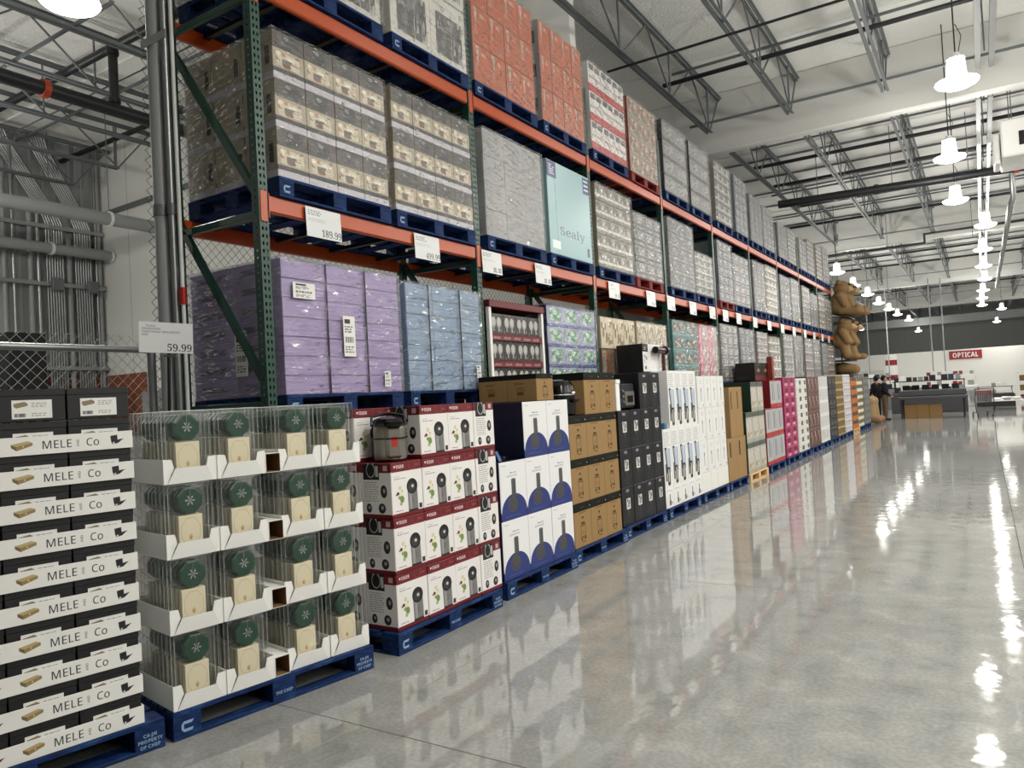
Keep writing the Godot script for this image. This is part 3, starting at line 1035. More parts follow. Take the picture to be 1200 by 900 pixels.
# ---------------------------------------------------------------- pallets
var pallet_proto := {}
func letters(s: String, hh: float, m: Material, font := "Droid Sans") -> TextMesh:
	var f := SystemFont.new()
	f.font_names = PackedStringArray([font])
	f.font_weight = 700
	var t := TextMesh.new()
	t.font = f
	t.text = s
	t.font_size = 24
	t.pixel_size = hh / 17.5
	t.depth = 0.0008
	t.curve_step = 4.0
	t.material = m
	return t
func make_pallets() -> void:
	mat("stencil", Color(0.52, 0.63, 0.74), 0.7)
	var deck := MB.new()
	deck.box(Vector3(-0.054, 0.119, -0.6095), Vector3(0.054, 0.141, 0.6095), 0.003)
	var lead := MB.new()
	lead.box(Vector3(-0.070, 0.119, -0.6095), Vector3(0.070, 0.141, 0.6095), 0.003)
	var str_ := MB.new()
	str_.box(Vector3(-1.016, 0.100, -0.07), Vector3(0.0, 0.119, 0.07), 0.002)
	var bot := MB.new()
	bot.box(Vector3(-0.065, 0.0, -0.6095), Vector3(0.065, 0.018, 0.6095), 0.003)
	var bot2 := MB.new()
	bot2.box(Vector3(-0.885, 0.0, -0.065), Vector3(-0.131, 0.018, 0.065), 0.003)
	var blk := MB.new()
	blk.box(Vector3(-0.07, 0.018, -0.07), Vector3(0.07, 0.100, 0.07), 0.003)
	# boxy C emblem
	var em := MB.new()
	for q in [[Vector2(-0.030, -0.012), Vector2(-0.018, -0.026), Vector2(-0.018, 0.026), Vector2(-0.030, 0.012)], [Vector2(-0.018, -0.026), Vector2(0.024, -0.026), Vector2(0.030, -0.012), Vector2(-0.018, -0.012)], [Vector2(-0.018, 0.012), Vector2(0.022, 0.012), Vector2(0.034, 0.026), Vector2(-0.018, 0.026)]]:
		var p := []
		for e in q:
			p.append(Vector3(0.0, e.y, -e.x))
		em.poly(p, Vector3(1, 0, 0))
	var emm := em.mesh(M.stencil)
	var words := {}
	for s in ["PROPERTY", "OF CHEP", "CA-JN", "THE CHEP"]:
		words[s] = letters(s, 0.017, M.stencil)
	for kind in [["blue", "pallet_blue"], ["rack_blue", "pallet_blue"], ["raw", "wood_raw"], ["red", "pallet_red"]]:
		var o := Node3D.new()
		var m: Material = M[kind[1]]
		var dm := deck.mesh(m)
		var lm := lead.mesh(m)
		var sm := str_.mesh(m)
		var bm := bot.mesh(m)
		var b2 := bot2.mesh(m)
		var km := blk.mesh(m)
		o.set_meta("called", "pallet")
		for x in [-0.070, -0.946]:
			part(o, "deck_board", lm, at(x, 0, 0))
		for i in 5:
			part(o, "deck_board", dm, at(-0.235 - i * 0.1365, 0, 0))
		for z in [-0.5395, 0.0, 0.5395]:
			part(o, "stringer_board", sm, at(0, 0, z))
		for x in [-0.066, -0.95]:
			part(o, "bottom_board", bm, at(x, 0, 0))
		for z in [-0.5445, 0.0, 0.5445]:
			part(o, "bottom_board", b2, at(0, 0, z))
		for x in [-0.071, -0.508, -0.945]:
			for z in [-0.5395, 0.0, 0.5395]:
				var b := part(o, "block", km, at(x, 0, z))
				if kind[0].ends_with("blue") and x > -0.1:
					if z > 0.3:
						part(b, "emblem", emm, Transform3D(Basis(), Vector3(0.0712, 0.060, 0)))
					elif kind[0] == "blue":
						var ws: Array = ["CA-JN", "PROPERTY", "OF CHEP"] if z < -0.3 else ["THE CHEP"]
						for i in ws.size():
							part(b, "lettering", words[ws[i]], Transform3D(Basis(Vector3.UP, PI / 2), Vector3(0.0712, 0.080 - i * 0.026 if ws.size() > 1 else 0.058, 0)))
		pallet_proto[kind[0]] = o
func pallet(kind: String, label: String, where: Transform3D, group: String) -> Node3D:
	if where.origin.y < 0.01 and where.origin.x > 0.5 and where.basis.get_scale().x > 0.9:
		# floor pallets that would meet a rack post are the short half size
		var half := 0.61 * where.basis.get_scale().z
		for i in 10:
			if absf(where.origin.z + i * PITCH + 0.04) < half + 0.09:
				where = where * Transform3D(Basis.from_scale(Vector3((where.origin.x - 0.03) / 1.016, 1, 1)), Vector3.ZERO)
				break
	var o := copy_of(pallet_proto[kind], label, where, group)
	o.set_meta("category", "pallet")
	return o

# ---------------------------------------------------------------- carton prints
# every print is an atlas: the front in the left half, the side in the right half; the top is a strip of the side
const R_FRONT := Rect2(0, 0, 0.5, 1)
const R_SIDE := Rect2(0.5, 0, 0.5, 1)
const R_TOP := Rect2(0.955, 0.02, 0.02, 0.02)
var carton_cache := {}
func carton(w: float, h: float, d: float, m: Material, bev := 0.004) -> ArrayMesh:
	# w along z, h up, d along x; origin at the middle of the bottom of the front (+x) face
	var key := "%.3f|%.3f|%.3f|%s" % [w, h, d, m.resource_name]
	if not carton_cache.has(key):
		var b := MB.new()
		b.box(Vector3(-d, 0, -w / 2), Vector3(0, h, w / 2), bev, {"px": R_FRONT, "nx": R_FRONT, "pz": R_SIDE, "nz": R_SIDE, "py": R_TOP, "ny": R_TOP})
		carton_cache[key] = b.mesh(m)
	return carton_cache[key]
func busy(k: Ink, x: float, y: float, a: float, b: float, cols: Array, n: int, g: RandomNumberGenerator) -> void:
	# a printed picture: overlapping shapes in its colours
	k.rect(x, y, a, b, cols[0])
	for i in n:
		var c: Color = cols[g.randi() % cols.size()]
		var cx := x + g.randf() * a
		var cy := y + g.randf() * b
		var rx := minf(a * g.randf_range(0.05, 0.2), minf(cx - x, x + a - cx) + 1.0)
		var ry := minf(b * g.randf_range(0.05, 0.22), minf(cy - y, y + b - cy) + 1.0)
		if g.randf() < 0.5:
			k.ell(cx, cy, maxf(1, rx), maxf(1, ry), c)
		else:
			k.rect(cx - rx, cy - ry, rx * 2, ry * 2, c)
func print_tex(key: String, base: Color, side: Color, sd: int, o := {}, size := 256, rough := 0.45) -> StandardMaterial3D:
	if M.has(key):
		return M[key]
	# the ends are the same card as the front, except where the goods have ends of another colour
	if not key in ["print_orange", "print_mixed_toys", "print_dark_grey", "print_navy_green", "print_green_white", "print_red_white_pack", "print_black_red_lamps"]:
		side = base
	var k := Ink.new(size, size, base)
	var g := RandomNumberGenerator.new()
	g.seed = sd
	var s := float(size)
	var f := s / 2
	k.rect(f, 0, f, s, side)
	if o.has("side_pic"):
		busy(k, f * 1.15, s * 0.3, f * 0.6, s * 0.35, o.side_pic, 10, g)
	k.words(f * 1.12, s * 0.75, f * 0.6, 4, s * 0.035, side.lerp(Color(0.5, 0.5, 0.5), 0.45), g)
	if o.has("handle"):
		k.rect(f * 1.76, s * 0.3, f * 0.14, s * 0.4, Color(0.03, 0.03, 0.03))
	for b in o.get("bands", []):
		k.rect(0, s * b[0], f, s * (b[1] - b[0]), b[2])
		if b.size() > 3:
			k.rect(f, s * b[0], f, s * (b[1] - b[0]), b[2])
	for p in o.get("pics", []):
		busy(k, f * p[0], s * p[1], f * p[2], s * p[3], p[4], p[5] if p.size() > 5 else 14, g)
	for w in o.get("words", []):
		k.words(f * w[0], s * w[1], f * w[2], w[3], s * 0.04, w[4], g)
	for e in o.get("ells", []):
		k.ell(f * e[0], s * e[1], f * e[2], s * e[3], e[4])
	if o.has("wedge"):
		k.poly(PackedVector2Array([Vector2(f * 0.14, s * 0.04), Vector2(f * 0.34, s * 0.04), Vector2(f * 0.26, s * 0.62)]), o.wedge)
		k.rect(f * 0.2, s * 0.1, f * 0.08, s * 0.05, Color(0.35, 0.35, 0.35))
	return tmat(key, k.tex(), rough)

# ---------------------------------------------------------------- stretch-wrapped loads on the rack
func film_mesh(w: float, h: float, d: float, sd: int, m: Material, amp := 0.011) -> ArrayMesh:
	# a sheet pulled round four sides of a load and folded in at the top; wrinkled
	var b := MB.new()
	var nz := noise(1.6, 3, FastNoiseLite.TYPE_SIMPLEX, sd)
	var e := 0.006 + amp * 0.6
	var corner := [Vector2(0.0 + e, w / 2 + e), Vector2(0.0 + e, -w / 2 - e), Vector2(-d - e, -w / 2 - e), Vector2(-d - e, w / 2 + e)]
	var rows := 22
	for side in 4:
		var a: Vector2 = corner[side]
		var c: Vector2 = corner[(side + 1) % 4]
		var out2 := Vector2(1, 0) if side == 0 else Vector2(0, -1) if side == 1 else Vector2(-1, 0) if side == 2 else Vector2(0, 1)
		var cols := 16
		var ln := (c - a).length()
		var base := b.v.size()
		for i in cols + 1:
			for j in rows + 1:
				var u := float(i) / cols
				var v := float(j) / rows
				var q := a.lerp(c, u)
				var y := v * (h + 0.01)
				var off := nz.get_noise_3d(q.x * 2.5, y * 5.0 + q.y * 1.5, q.y * 2.5) * amp
				if i == 0 or i == cols:
					off = absf(nz.get_noise_2d(a.x * 31.0 + y * 5.0, 3.0)) * 0.0
				var p := Vector3(q.x + out2.x * off, y, q.y + out2.y * off)
				b.v.append(p)
				b.n.append(Vector3(out2.x, 0, out2.y))
				b.t.append(Vector2(u * ln + sd * 0.37, v * h + sd * 0.21))
		for i in cols:
			for j in rows:
				var o := base + i * (rows + 1) + j
				b.k.append_array(PackedInt32Array([o, o + 1, o + rows + 2, o, o + rows + 2, o + rows + 1]))
		# true normals from the wrinkled surface
		for i in cols + 1:
			for j in rows + 1:
				var i0 := maxi(i - 1, 0)
				var i1 := mini(i + 1, cols)
				var j0 := maxi(j - 1, 0)
				var j1 := mini(j + 1, rows)
				var du: Vector3 = b.v[base + i1 * (rows + 1) + j] - b.v[base + i0 * (rows + 1) + j]
				var dv: Vector3 = b.v[base + i * (rows + 1) + j1] - b.v[base + i * (rows + 1) + j0]
				var nn := du.cross(dv).normalized()
				if nn.dot(Vector3(out2.x, 0, out2.y)) < 0:
					nn = -nn
				b.n[base + i * (rows + 1) + j] = nn
	# fold over the top rim
	var t := h + 0.01
	for side in 4:
		var a: Vector2 = corner[side]
		var c: Vector2 = corner[(side + 1) % 4]
		var mid := Vector2(-d / 2, 0)
		b.poly([Vector3(a.x, t, a.y), Vector3(c.x, t, c.y), Vector3(lerpf(c.x, mid.x, 0.3), t + 0.004, lerpf(c.y, mid.y, 0.3)), Vector3(lerpf(a.x, mid.x, 0.3), t + 0.004, lerpf(a.y, mid.y, 0.3))], Vector3.UP)
	return b.mesh(m)
var wrap_count := 0
var level_count := [0, 0, 0]
func wrapped(level: int, z0: float, z1: float, top: float, label: String, m: Material, cols: int, rows: int, film := "film", deep := 1, pal := "blue", group := "stretch-wrapped loads on the rack") -> Node3D:
	wrap_count += 1
	var y: float = LEVELS[level]
	var zc := (z0 + z1) / 2
	var lv: String = ["lowest", "middle", "top"][level]
	level_count[level] += 1
	var w := absf(z1 - z0)
	pallet("rack_blue" if pal == "blue" else pal, "%s wooden pallet on the %s rack level, %s from near end" % ["red" if pal == "red" else "blue", lv, ordinal(level_count[level] - 1)], at(0.03, y + 0.001, zc) * Transform3D(Basis.from_scale(Vector3(1, 1, minf(1.0, (w + 0.01) / 1.219))), Vector3.ZERO), "pallets on the rack beams")
	var h := top - (y + 0.142)
	var d := 1.0
	var o := thing("wrapped_load", label, "pallet load", at(0.02, y + 0.143, zc), group)
	var cw := w / cols
	var chh := h / rows
	var cd := d / deep
	var cm := carton(cw - 0.0025, chh - 0.0015, cd - 0.004, m, 0.0035)
	for r in rows:
		for c in cols:
			for e in deep:
				var jx := rng.randf_range(-0.006, 0.0)
				part(o, "carton", cm, at(jx - e * cd, r * chh, w / 2 - cw * (c + 0.5)))
	if film:
		part(o, "stretch_film", film_mesh(w, h, d, wrap_count, M[film], {"film": 0.022, "film_milky": 0.013, "film_thin": 0.007}[film]))
	return o
func rack_loads() -> void:
	var W := Color(0.86, 0.85, 0.83)
	var G := Color(0.55, 0.54, 0.52)
	var K := Color(0.12, 0.12, 0.125)
	var cook := print_tex("print_cookware", Color(0.62, 0.58, 0.49), Color(0.46, 0.44, 0.39), 1, {"handle": 1, "bands": [[0.0, 0.36, Color(0.22, 0.20, 0.165)], [0.76, 0.86, Color(0.09, 0.09, 0.09)], [0.86, 1.0, Color(0.70, 0.69, 0.71), 1]], "pics": [[0.30, 0.02, 0.45, 0.30, [Color(0.07, 0.07, 0.08), Color(0.12, 0.13, 0.14), Color(0.45, 0.45, 0.45)], 5], [0.10, 0.42, 0.75, 0.30, [Color(0.76, 0.71, 0.62), Color(0.62, 0.52, 0.40), Color(0.45, 0.30, 0.20), Color(0.85, 0.82, 0.75), Color(0.35, 0.33, 0.30)], 16]]}, 256)
	var lilac := print_tex("print_lilac", Color(0.63, 0.55, 0.75), Color(0.36, 0.31, 0.46), 2, {"bands": [[0.0, 0.03, Color(0.45, 0.40, 0.55)]], "words": [[0.72, 0.42, 0.14, 2, Color(0.22, 0.18, 0.30)]], "side_pic": [Color(0.40, 0.35, 0.50), Color(0.75, 0.74, 0.76), Color(0.75, 0.74, 0.76)]}, 128)
	var dusty := print_tex("print_dusty_blue", Color(0.50, 0.61, 0.73), Color(0.30, 0.36, 0.45), 3, {"bands": [[0.0, 0.03, Color(0.36, 0.44, 0.54)]], "words": [[0.7, 0.45, 0.2, 1, Color(0.25, 0.32, 0.42)]]}, 128)
	var bigw := print_tex("print_plain_white", Color(0.63, 0.63, 0.62), Color(0.40, 0.39, 0.33), 4, {"pics": [[0.12, 0.2, 0.3, 0.4, [Color(0.62, 0.62, 0.61), Color(0.56, 0.56, 0.55)], 6]], "words": [[0.55, 0.6, 0.3, 4, Color(0.62, 0.62, 0.62)]], "ells": [[0.6, 0.3, 0.05, 0.03, Color(0.4, 0.4, 0.4)]]}, 128)
	var photo := print_tex("print_photo_panels", Color(0.78, 0.77, 0.74), Color(0.50, 0.49, 0.46), 5, {"pics": [[0.16, 0.25, 0.42, 0.66, [Color(0.32, 0.32, 0.31), Color(0.45, 0.45, 0.44), Color(0.6, 0.6, 0.58), Color(0.22, 0.22, 0.22)], 40], [0.60, 0.25, 0.30, 0.66, [Color(0.36, 0.36, 0.36), Color(0.5, 0.5, 0.5), Color(0.24, 0.24, 0.24), Color(0.66, 0.66, 0.64)], 34]], "bands": [[0.0, 0.02, Color(0.6, 0.6, 0.58)]]}, 256)
	var orng := print_tex("print_orange", Color(0.68, 0.34, 0.18), Color(0.62, 0.61, 0.62), 6, {"handle": 1, "wedge": Color(0.74, 0.70, 0.66), "pics": [[0.10, 0.55, 0.22, 0.22, [Color(0.70, 0.42, 0.32), Color(0.8, 0.62, 0.52)], 5], [0.66, 0.80, 0.2, 0.12, [Color(0.62, 0.28, 0.18), Color(0.76, 0.56, 0.46), Color(0.85, 0.72, 0.6)], 6]], "words": [[0.50, 0.14, 0.36, 3, Color(0.90, 0.78, 0.70)]]}, 256, 0.4)
	var redw := print_tex("print_red_white", Color(0.84, 0.83, 0.82), Color(0.55, 0.54, 0.53), 7, {"handle": 1, "bands": [[0.74, 1.0, Color(0.70, 0.22, 0.22)]], "pics": [[0.06, 0.04, 0.40, 0.20, [Color(0.35, 0.35, 0.36), Color(0.6, 0.6, 0.6), Color(0.25, 0.25, 0.27)], 14], [0.54, 0.04, 0.40, 0.20, [Color(0.35, 0.35, 0.36), Color(0.6, 0.6, 0.6), Color(0.25, 0.25, 0.27)], 14]], "ells": [[0.1, 0.5, 0.05, 0.06, G], [0.25, 0.5, 0.05, 0.06, Color(0.66, 0.5, 0.4)], [0.4, 0.5, 0.05, 0.06, G], [0.56, 0.5, 0.05, 0.06, Color(0.66, 0.5, 0.4)], [0.72, 0.5, 0.05, 0.06, G], [0.88, 0.5, 0.05, 0.06, Color(0.66, 0.5, 0.4)]]}, 256)
	var toys := print_tex("print_mixed_toys", Color(0.62, 0.58, 0.50), Color(0.52, 0.08, 0.07), 8, {"pics": [[0.05, 0.08, 0.9, 0.8, [Color(0.55, 0.52, 0.46), Color(0.75, 0.7, 0.6), Color(0.4, 0.36, 0.3), Color(0.60, 0.25, 0.2), Color(0.85, 0.83, 0.8), Color(0.45, 0.5, 0.36)], 40]]}, 256)
	var dark := print_tex("print_dark_grey", Color(0.50, 0.50, 0.49), Color(0.10, 0.10, 0.11), 9, {"bands": [[0.0, 0.12, Color(0.3, 0.3, 0.3)], [0.9, 1.0, Color(0.30, 0.30, 0.30)]], "pics": [[0.2, 0.2, 0.6, 0.5, [Color(0.6, 0.6, 0.59), Color(0.35, 0.35, 0.35), Color(0.78, 0.78, 0.76), Color(0.2, 0.2, 0.2)], 18]]}, 128)
	var mixes := []
	var pal := [[Color(0.50, 0.49, 0.45), Color(0.25, 0.24, 0.22)], [Color(0.43, 0.43, 0.43), Color(0.20, 0.20, 0.20)], [Color(0.55, 0.52, 0.43), Color(0.28, 0.25, 0.19)], [Color(0.38, 0.40, 0.43), Color(0.15, 0.16, 0.19)], [Color(0.50, 0.44, 0.42), Color(0.27, 0.20, 0.19)], [Color(0.58, 0.58, 0.56), Color(0.28, 0.27, 0.26)]]
	for i in pal.size():
		var a: Color = pal[i][0]
		var b: Color = pal[i][1]
		var d := a.lerp(K, 0.85)
		var l := a.lerp(Color.WHITE, 0.65)
		mixes.append(print_tex("print_assorted_%s" % ["cream", "grey", "sand", "slate", "rose", "pale"][i], a, b, 20 + i, {"bands": [[0.0, 0.04, d], [0.60, 0.68 + 0.04 * (i % 3), d if i % 2 else l], [0.93, 1.0, b]], "pics": [[0.05, 0.08, 0.42, 0.46, [a.lerp(K, 0.45), d, l, b, d], 20], [0.53, 0.08, 0.42, 0.46, [a, d, l, b, l], 20], [0.10, 0.78, 0.5, 0.13, [b, d, l], 8]], "words": [[0.66, 0.80, 0.28, 2, l if i % 2 else d]]}, 128))
	var teal := print_tex("print_teal", Color(0.16, 0.42, 0.42), Color(0.05, 0.24, 0.23), 31, {"pics": [[0.08, 0.10, 0.24, 0.62, [Color(0.20, 0.20, 0.18), Color(0.5, 0.45, 0.36), Color(0.75, 0.74, 0.68)], 10], [0.38, 0.10, 0.24, 0.62, [Color(0.35, 0.16, 0.14), Color(0.25, 0.22, 0.2), Color(0.75, 0.74, 0.68)], 10], [0.68, 0.10, 0.24, 0.62, [Color(0.22, 0.2, 0.18), Color(0.42, 0.30, 0.22), Color(0.75, 0.74, 0.68)], 10]], "bands": [[0.84, 0.90, Color(0.45, 0.62, 0.60)]]}, 256)
	var pinkp := print_tex("print_rose_pink", Color(0.70, 0.56, 0.57), Color(0.55, 0.20, 0.32), 32, {"pics": [[0.0, 0.0, 0.36, 1.0, [Color(0.74, 0.25, 0.42), Color(0.80, 0.5, 0.58), Color(0.85, 0.75, 0.76)], 26], [0.4, 0.1, 0.55, 0.75, [Color(0.7, 0.62, 0.6), Color(0.55, 0.42, 0.42), Color(0.82, 0.78, 0.76)], 26]]}, 128)
	var navyg := print_tex("print_navy_green", Color(0.60, 0.63, 0.74), Color(0.05, 0.07, 0.22), 33, {"pics": [[0.16, 0.14, 0.66, 0.62, [Color(0.42, 0.60, 0.46), Color(0.20, 0.45, 0.28), Color(0.72, 0.82, 0.74), Color(0.30, 0.52, 0.50)], 22]], "bands": [[0.0, 0.04, Color(0.16, 0.20, 0.42)], [0.90, 1.0, Color(0.35, 0.40, 0.62)]], "side_pic": [Color(0.07, 0.09, 0.26), Color(0.10, 0.12, 0.3)]}, 256)
	var beige := print_tex("print_beige_photo", Color(0.74, 0.68, 0.58), Color(0.20, 0.14, 0.06), 34, {"pics": [[0.05, 0.05, 0.9, 0.85, [Color(0.76, 0.72, 0.62), Color(0.62, 0.55, 0.44), Color(0.85, 0.82, 0.76), Color(0.52, 0.45, 0.36)], 30]]}, 128)
	var wood := print_tex("print_wood_tone", Color(0.46, 0.36, 0.26), Color(0.20, 0.14, 0.06), 35, {"pics": [[0.04, 0.05, 0.3, 0.9, [Color(0.55, 0.53, 0.48), Color(0.40, 0.38, 0.34)], 8], [0.36, 0.05, 0.22, 0.9, [Color(0.58, 0.30, 0.16), Color(0.45, 0.25, 0.14)], 8], [0.62, 0.05, 0.34, 0.9, [Color(0.36, 0.32, 0.26), Color(0.56, 0.48, 0.38)], 8]]}, 128)
	# lowest level
	var a0 := wrapped(0, -0.14, -1.33, 2.65, "stretch-wrapped load of lilac cartons, lowest rack level, nearest to the camera", lilac, 3, 7, "film_milky", 2)
	paper_label(a0, Vector3(0.019, 0.42, 0.0), 0.12, 0.30, 91)
	paper_label(a0, Vector3(0.019, 0.72, 0.42), 0.20, 0.11, 92)
	paper_label(a0, Vector3(0.019, 0.10, -0.40), 0.07, 0.12, 93)
	paper_label_side(a0, Vector3(-0.42, 0.30, 0.612), 0.13, 0.30, 94)
	strap(a0, 0.935, [0.20, -0.20])
	var a1 := wrapped(0, -1.43, -2.49, 2.62, "stretch-wrapped load of dusty blue cartons beside the lilac load, lowest level", dusty, 3, 7, "film_milky", 2)
	paper_label(a1, Vector3(0.019, 0.16, -0.44), 0.07, 0.12, 95)
	strap(a1, 0.905, [0.25, -0.2])
	glass_display()
	wrapped(0, -3.79, -4.98, 2.62, "wrapped load of green pictured cartons with navy sides, lowest rack level", navyg, 3, 4, "film", 2)
	var e := wrapped(0, -5.14, -6.22, 2.17, "load of wood-toned cartons behind the black cartons, lowest rack level", wood, 3, 1, "film_thin", 1)
	var bc := carton(0.355, 0.40, 0.99, beige)
	for i in 3:
		part(e, "carton", bc, at(-0.002, 0.465, 0.36 - i * 0.36))
	wrapped(0, -6.30, -7.42, 2.58, "load of beige photo cartons behind the hair dryer carton, lowest level", beige, 4, 2, "film_thin", 1)
	wrapped(0, -7.70, -8.86, 2.69, "wrapped load of teal gift-set cartons, lowest rack level", teal, 2, 4, "film", 1)
	wrapped(0, -8.95, -9.98, 2.69, "wrapped load of rose pink cartons next to the teal ones", pinkp, 2, 3, "film", 1)
	var names1 := ["silvery white wrapped load", "slate grey wrapped load with a pale post", "rose silver wrapped load", "silver sand wrapped load", "pale silver wrapped load", "grey silver wrapped load", "cream silver wrapped load", "slate silver wrapped load", "rosy grey wrapped load"]
	var l1 := [[-10.2, -11.28, 2.77, 5], [-11.45, -12.5, 2.76, 3], [-12.80, -13.68, 2.75, 4], [-13.85, -14.90, 2.70, 2], [-15.3, -16.3, 2.82, 0], [-16.42, -17.45, 2.85, 1], [-17.85, -18.9, 2.82, 4], [-19.0, -20.0, 2.84, 5], [-20.35, -21.3, 2.78, 3], [-21.42, -22.45, 2.76, 4]]
	for i in l1.size():
		var q: Array = l1[i]
		wrapped(0, q[0], q[1], q[2], "silver wrapped load, lowest rack level, %s from the near end" % ordinal(8 + i), mixes[q[3]], 3, 5 + (i % 3), "film_milky" if i % 2 == 0 else "film", 1)
	# middle level
	wrapped(1, -0.16, -1.29, 4.24, "wrapped load of cookware cartons, middle rack level, nearest to the camera", cook, 4, 3, "film_thin", 3)
	wrapped(1, -1.37, -2.48, 4.24, "wrapped load of cookware cartons, middle rack level, second from near end", cook, 4, 3, "film_thin", 2)
	wrapped(1, -2.70, -3.84, 4.27, "wrapped load of plain white cartons, middle rack level", bigw, 3, 4, "film_milky", 2)
	mattress_load()
	wrapped(1, -5.2, -6.3, 4.28, "wrapped load of cream cartons, middle rack level, right of the teal box", mixes[2], 4, 5, "film", 1)
	wrapped(1, -6.4, -7.4, 4.13, "wrapped load of pale cartons on a red pallet, middle rack level", mixes[5], 3, 4, "film_milky", 1, "red")
	var l2 := [[-7.75, -8.92, 4.30, 1], [-9.0, -9.95, 3.93, 0], [-10.3, -11.2, 4.33, 3], [-11.28, -12.42, 4.22, 5], [-12.8, -13.78, 4.28, 1], [-13.9, -14.95, 4.32, 2], [-15.3, -16.35, 4.26, 3], [-16.5, -17.45, 4.3, 5], [-17.9, -18.9, 4.25, 0], [-19.0, -20.0, 4.15, 1], [-20.35, -21.3, 4.25, 2], [-21.42, -22.45, 4.2, 5]]
	for i in l2.size():
		var q: Array = l2[i]
		wrapped(1, q[0], q[1], q[2], "silver wrapped load, middle rack level, %s from the near end" % ordinal(6 + i), mixes[q[3]], 3, 5 + (i % 3), "film" if i % 3 else "film_milky", 1, "red" if i == 2 else "blue")
	# top level
	wrapped(2, -0.15, -1.30, 5.85, "wrapped load of photo cartons at the top edge of the picture, top level", photo, 2, 2, "film", 1)
	wrapped(2, -1.42, -2.50, 5.90, "white cartons with black-and-white photo panels, top rack level", photo, 2, 2, "film_thin", 1)
	wrapped(2, -2.62, -3.80, 5.85, "wrapped load of orange cartons, top rack level, nearer one", orng, 4, 3, "film_thin", 2)
	wrapped(2, -3.95, -5.00, 5.85, "wrapped load of orange cartons, top rack level, farther one", orng, 4, 3, "film_thin", 2)
	wrapped(2, -5.20, -6.28, 5.83, "load of white cartons with red bands beside the orange ones, top level", redw, 3, 3, "film_thin", 1)
	wrapped(2, -6.42, -7.46, 5.78, "glossy load with deep red sides, top rack level", toys, 3, 4, "film", 1, "red")
	wrapped(2, -7.75, -8.82, 5.83, "grey load with black sides, top rack level, nearer of two", dark, 2, 4, "film", 1)
	wrapped(2, -9.00, -10.03, 5.83, "grey load with black sides, top rack level, farther of two", dark, 2, 4, "film", 1)
	var l3 := [[-10.4, -11.4, 5.83, 0], [-11.7, -12.55, 5.86, 3], [-12.85, -13.85, 5.72, 1], [-13.95, -14.95, 5.68, 3], [-15.4, -16.4, 5.55, 1], [-16.5, -17.4, 5.6, 0], [-17.9, -18.85, 5.55, 5], [-19.0, -19.95, 5.68, 4], [-20.35, -21.2, 5.75, 2], [-21.42, -22.4, 5.82, 5]]
	for i in l3.size():
		var q: Array = l3[i]
		wrapped(2, q[0], q[1], q[2], "silver wrapped load, top rack level, %s from the near end" % ordinal(8 + i), mixes[q[3]], 3, 6 + (i % 3), "film", 1)
func strap(o: Node3D, h: float, zs: Array) -> void:
	for z in zs:
		var b := MB.new()
		b.box(Vector3(0.012, 0.0, z - 0.006), Vector3(0.0165, h, z + 0.006))
		part(o, "strap", b.mesh(M.dark_metal))
func label_mat(sd: int) -> StandardMaterial3D:
	var key := "label_%d" % sd
	var k := Ink.new(64, 128, Color(0.88, 0.88, 0.87))
	var g := RandomNumberGenerator.new()
	g.seed = sd
	k.rect(8, 10, 30, 14, Color(0.15, 0.15, 0.15))
	k.words(8, 32, 48, 3, 8, Color(0.3, 0.3, 0.3), g)
	for i in 14:
		k.rect(8 + i * 3.4, 66, g.randf_range(1, 2.4), 18, Color(0.1, 0.1, 0.1))
	k.words(8, 96, 48, 3, 8, Color(0.35, 0.35, 0.35), g)
	return tmat(key, k.tex(), 0.6)
func paper_label(o: Node3D, p: Vector3, w: float, h: float, sd: int) -> void:
	var b := MB.new()
	b.box(p + Vector3(0.006, -h / 2, -w / 2), p + Vector3(0.0075, h / 2, w / 2), 0.0, {"all": Rect2(0, 0, 1, 1)})
	part(o, "paper_label", b.mesh(label_mat(sd)))
func paper_label_side(o: Node3D, p: Vector3, w: float, h: float, sd: int) -> void:
	var b := MB.new()
	b.box(p + Vector3(-w / 2, -h / 2, 0.006), p + Vector3(w / 2, h / 2, 0.0075), 0.0, {"all": Rect2(0, 0, 1, 1)})
	part(o, "paper_label", b.mesh(label_mat(sd)))
func mattress_load() -> void:
	# one tall pale teal carton with script lettering
	var k := Ink.new(512, 512, Color(0.52, 0.66, 0.68))
	var g := RandomNumberGenerator.new()
	g.seed = 77
	k.rect(256, 0, 256, 512, Color(0.52, 0.66, 0.68))
	k.rect(0, 0, 52, 92, Color(0.10, 0.12, 0.34))
	k.words(12, 20, 30, 5, 12, Color(0.7, 0.75, 0.85), g)
	k.rect(216, 10, 40, 96, Color(0.12, 0.14, 0.38))
	for i in 3:
		k.rect(222, 24 + i * 26, 28, 10, Color(0.75, 0.8, 0.88))
	k.line(Vector2(42, 92), Vector2(46, 500), 2.5, Color(0.33, 0.42, 0.43))
	k.text("Sealy", 62, 412, 64, Color(0.16, 0.22, 0.34), "Droid Serif", 0.95)
	k.rect(14, 436, 46, 46, Color(0.82, 0.87, 0.86))
	k.rect(226, 430, 14, 50, Color(0.10, 0.12, 0.12))
	wrapped(1, -3.96, -5.02, 4.28, "tall pale teal carton with dark script lettering, middle rack level", tmat("print_mattress", k.tex(), 0.3), 1, 1, "", 1)
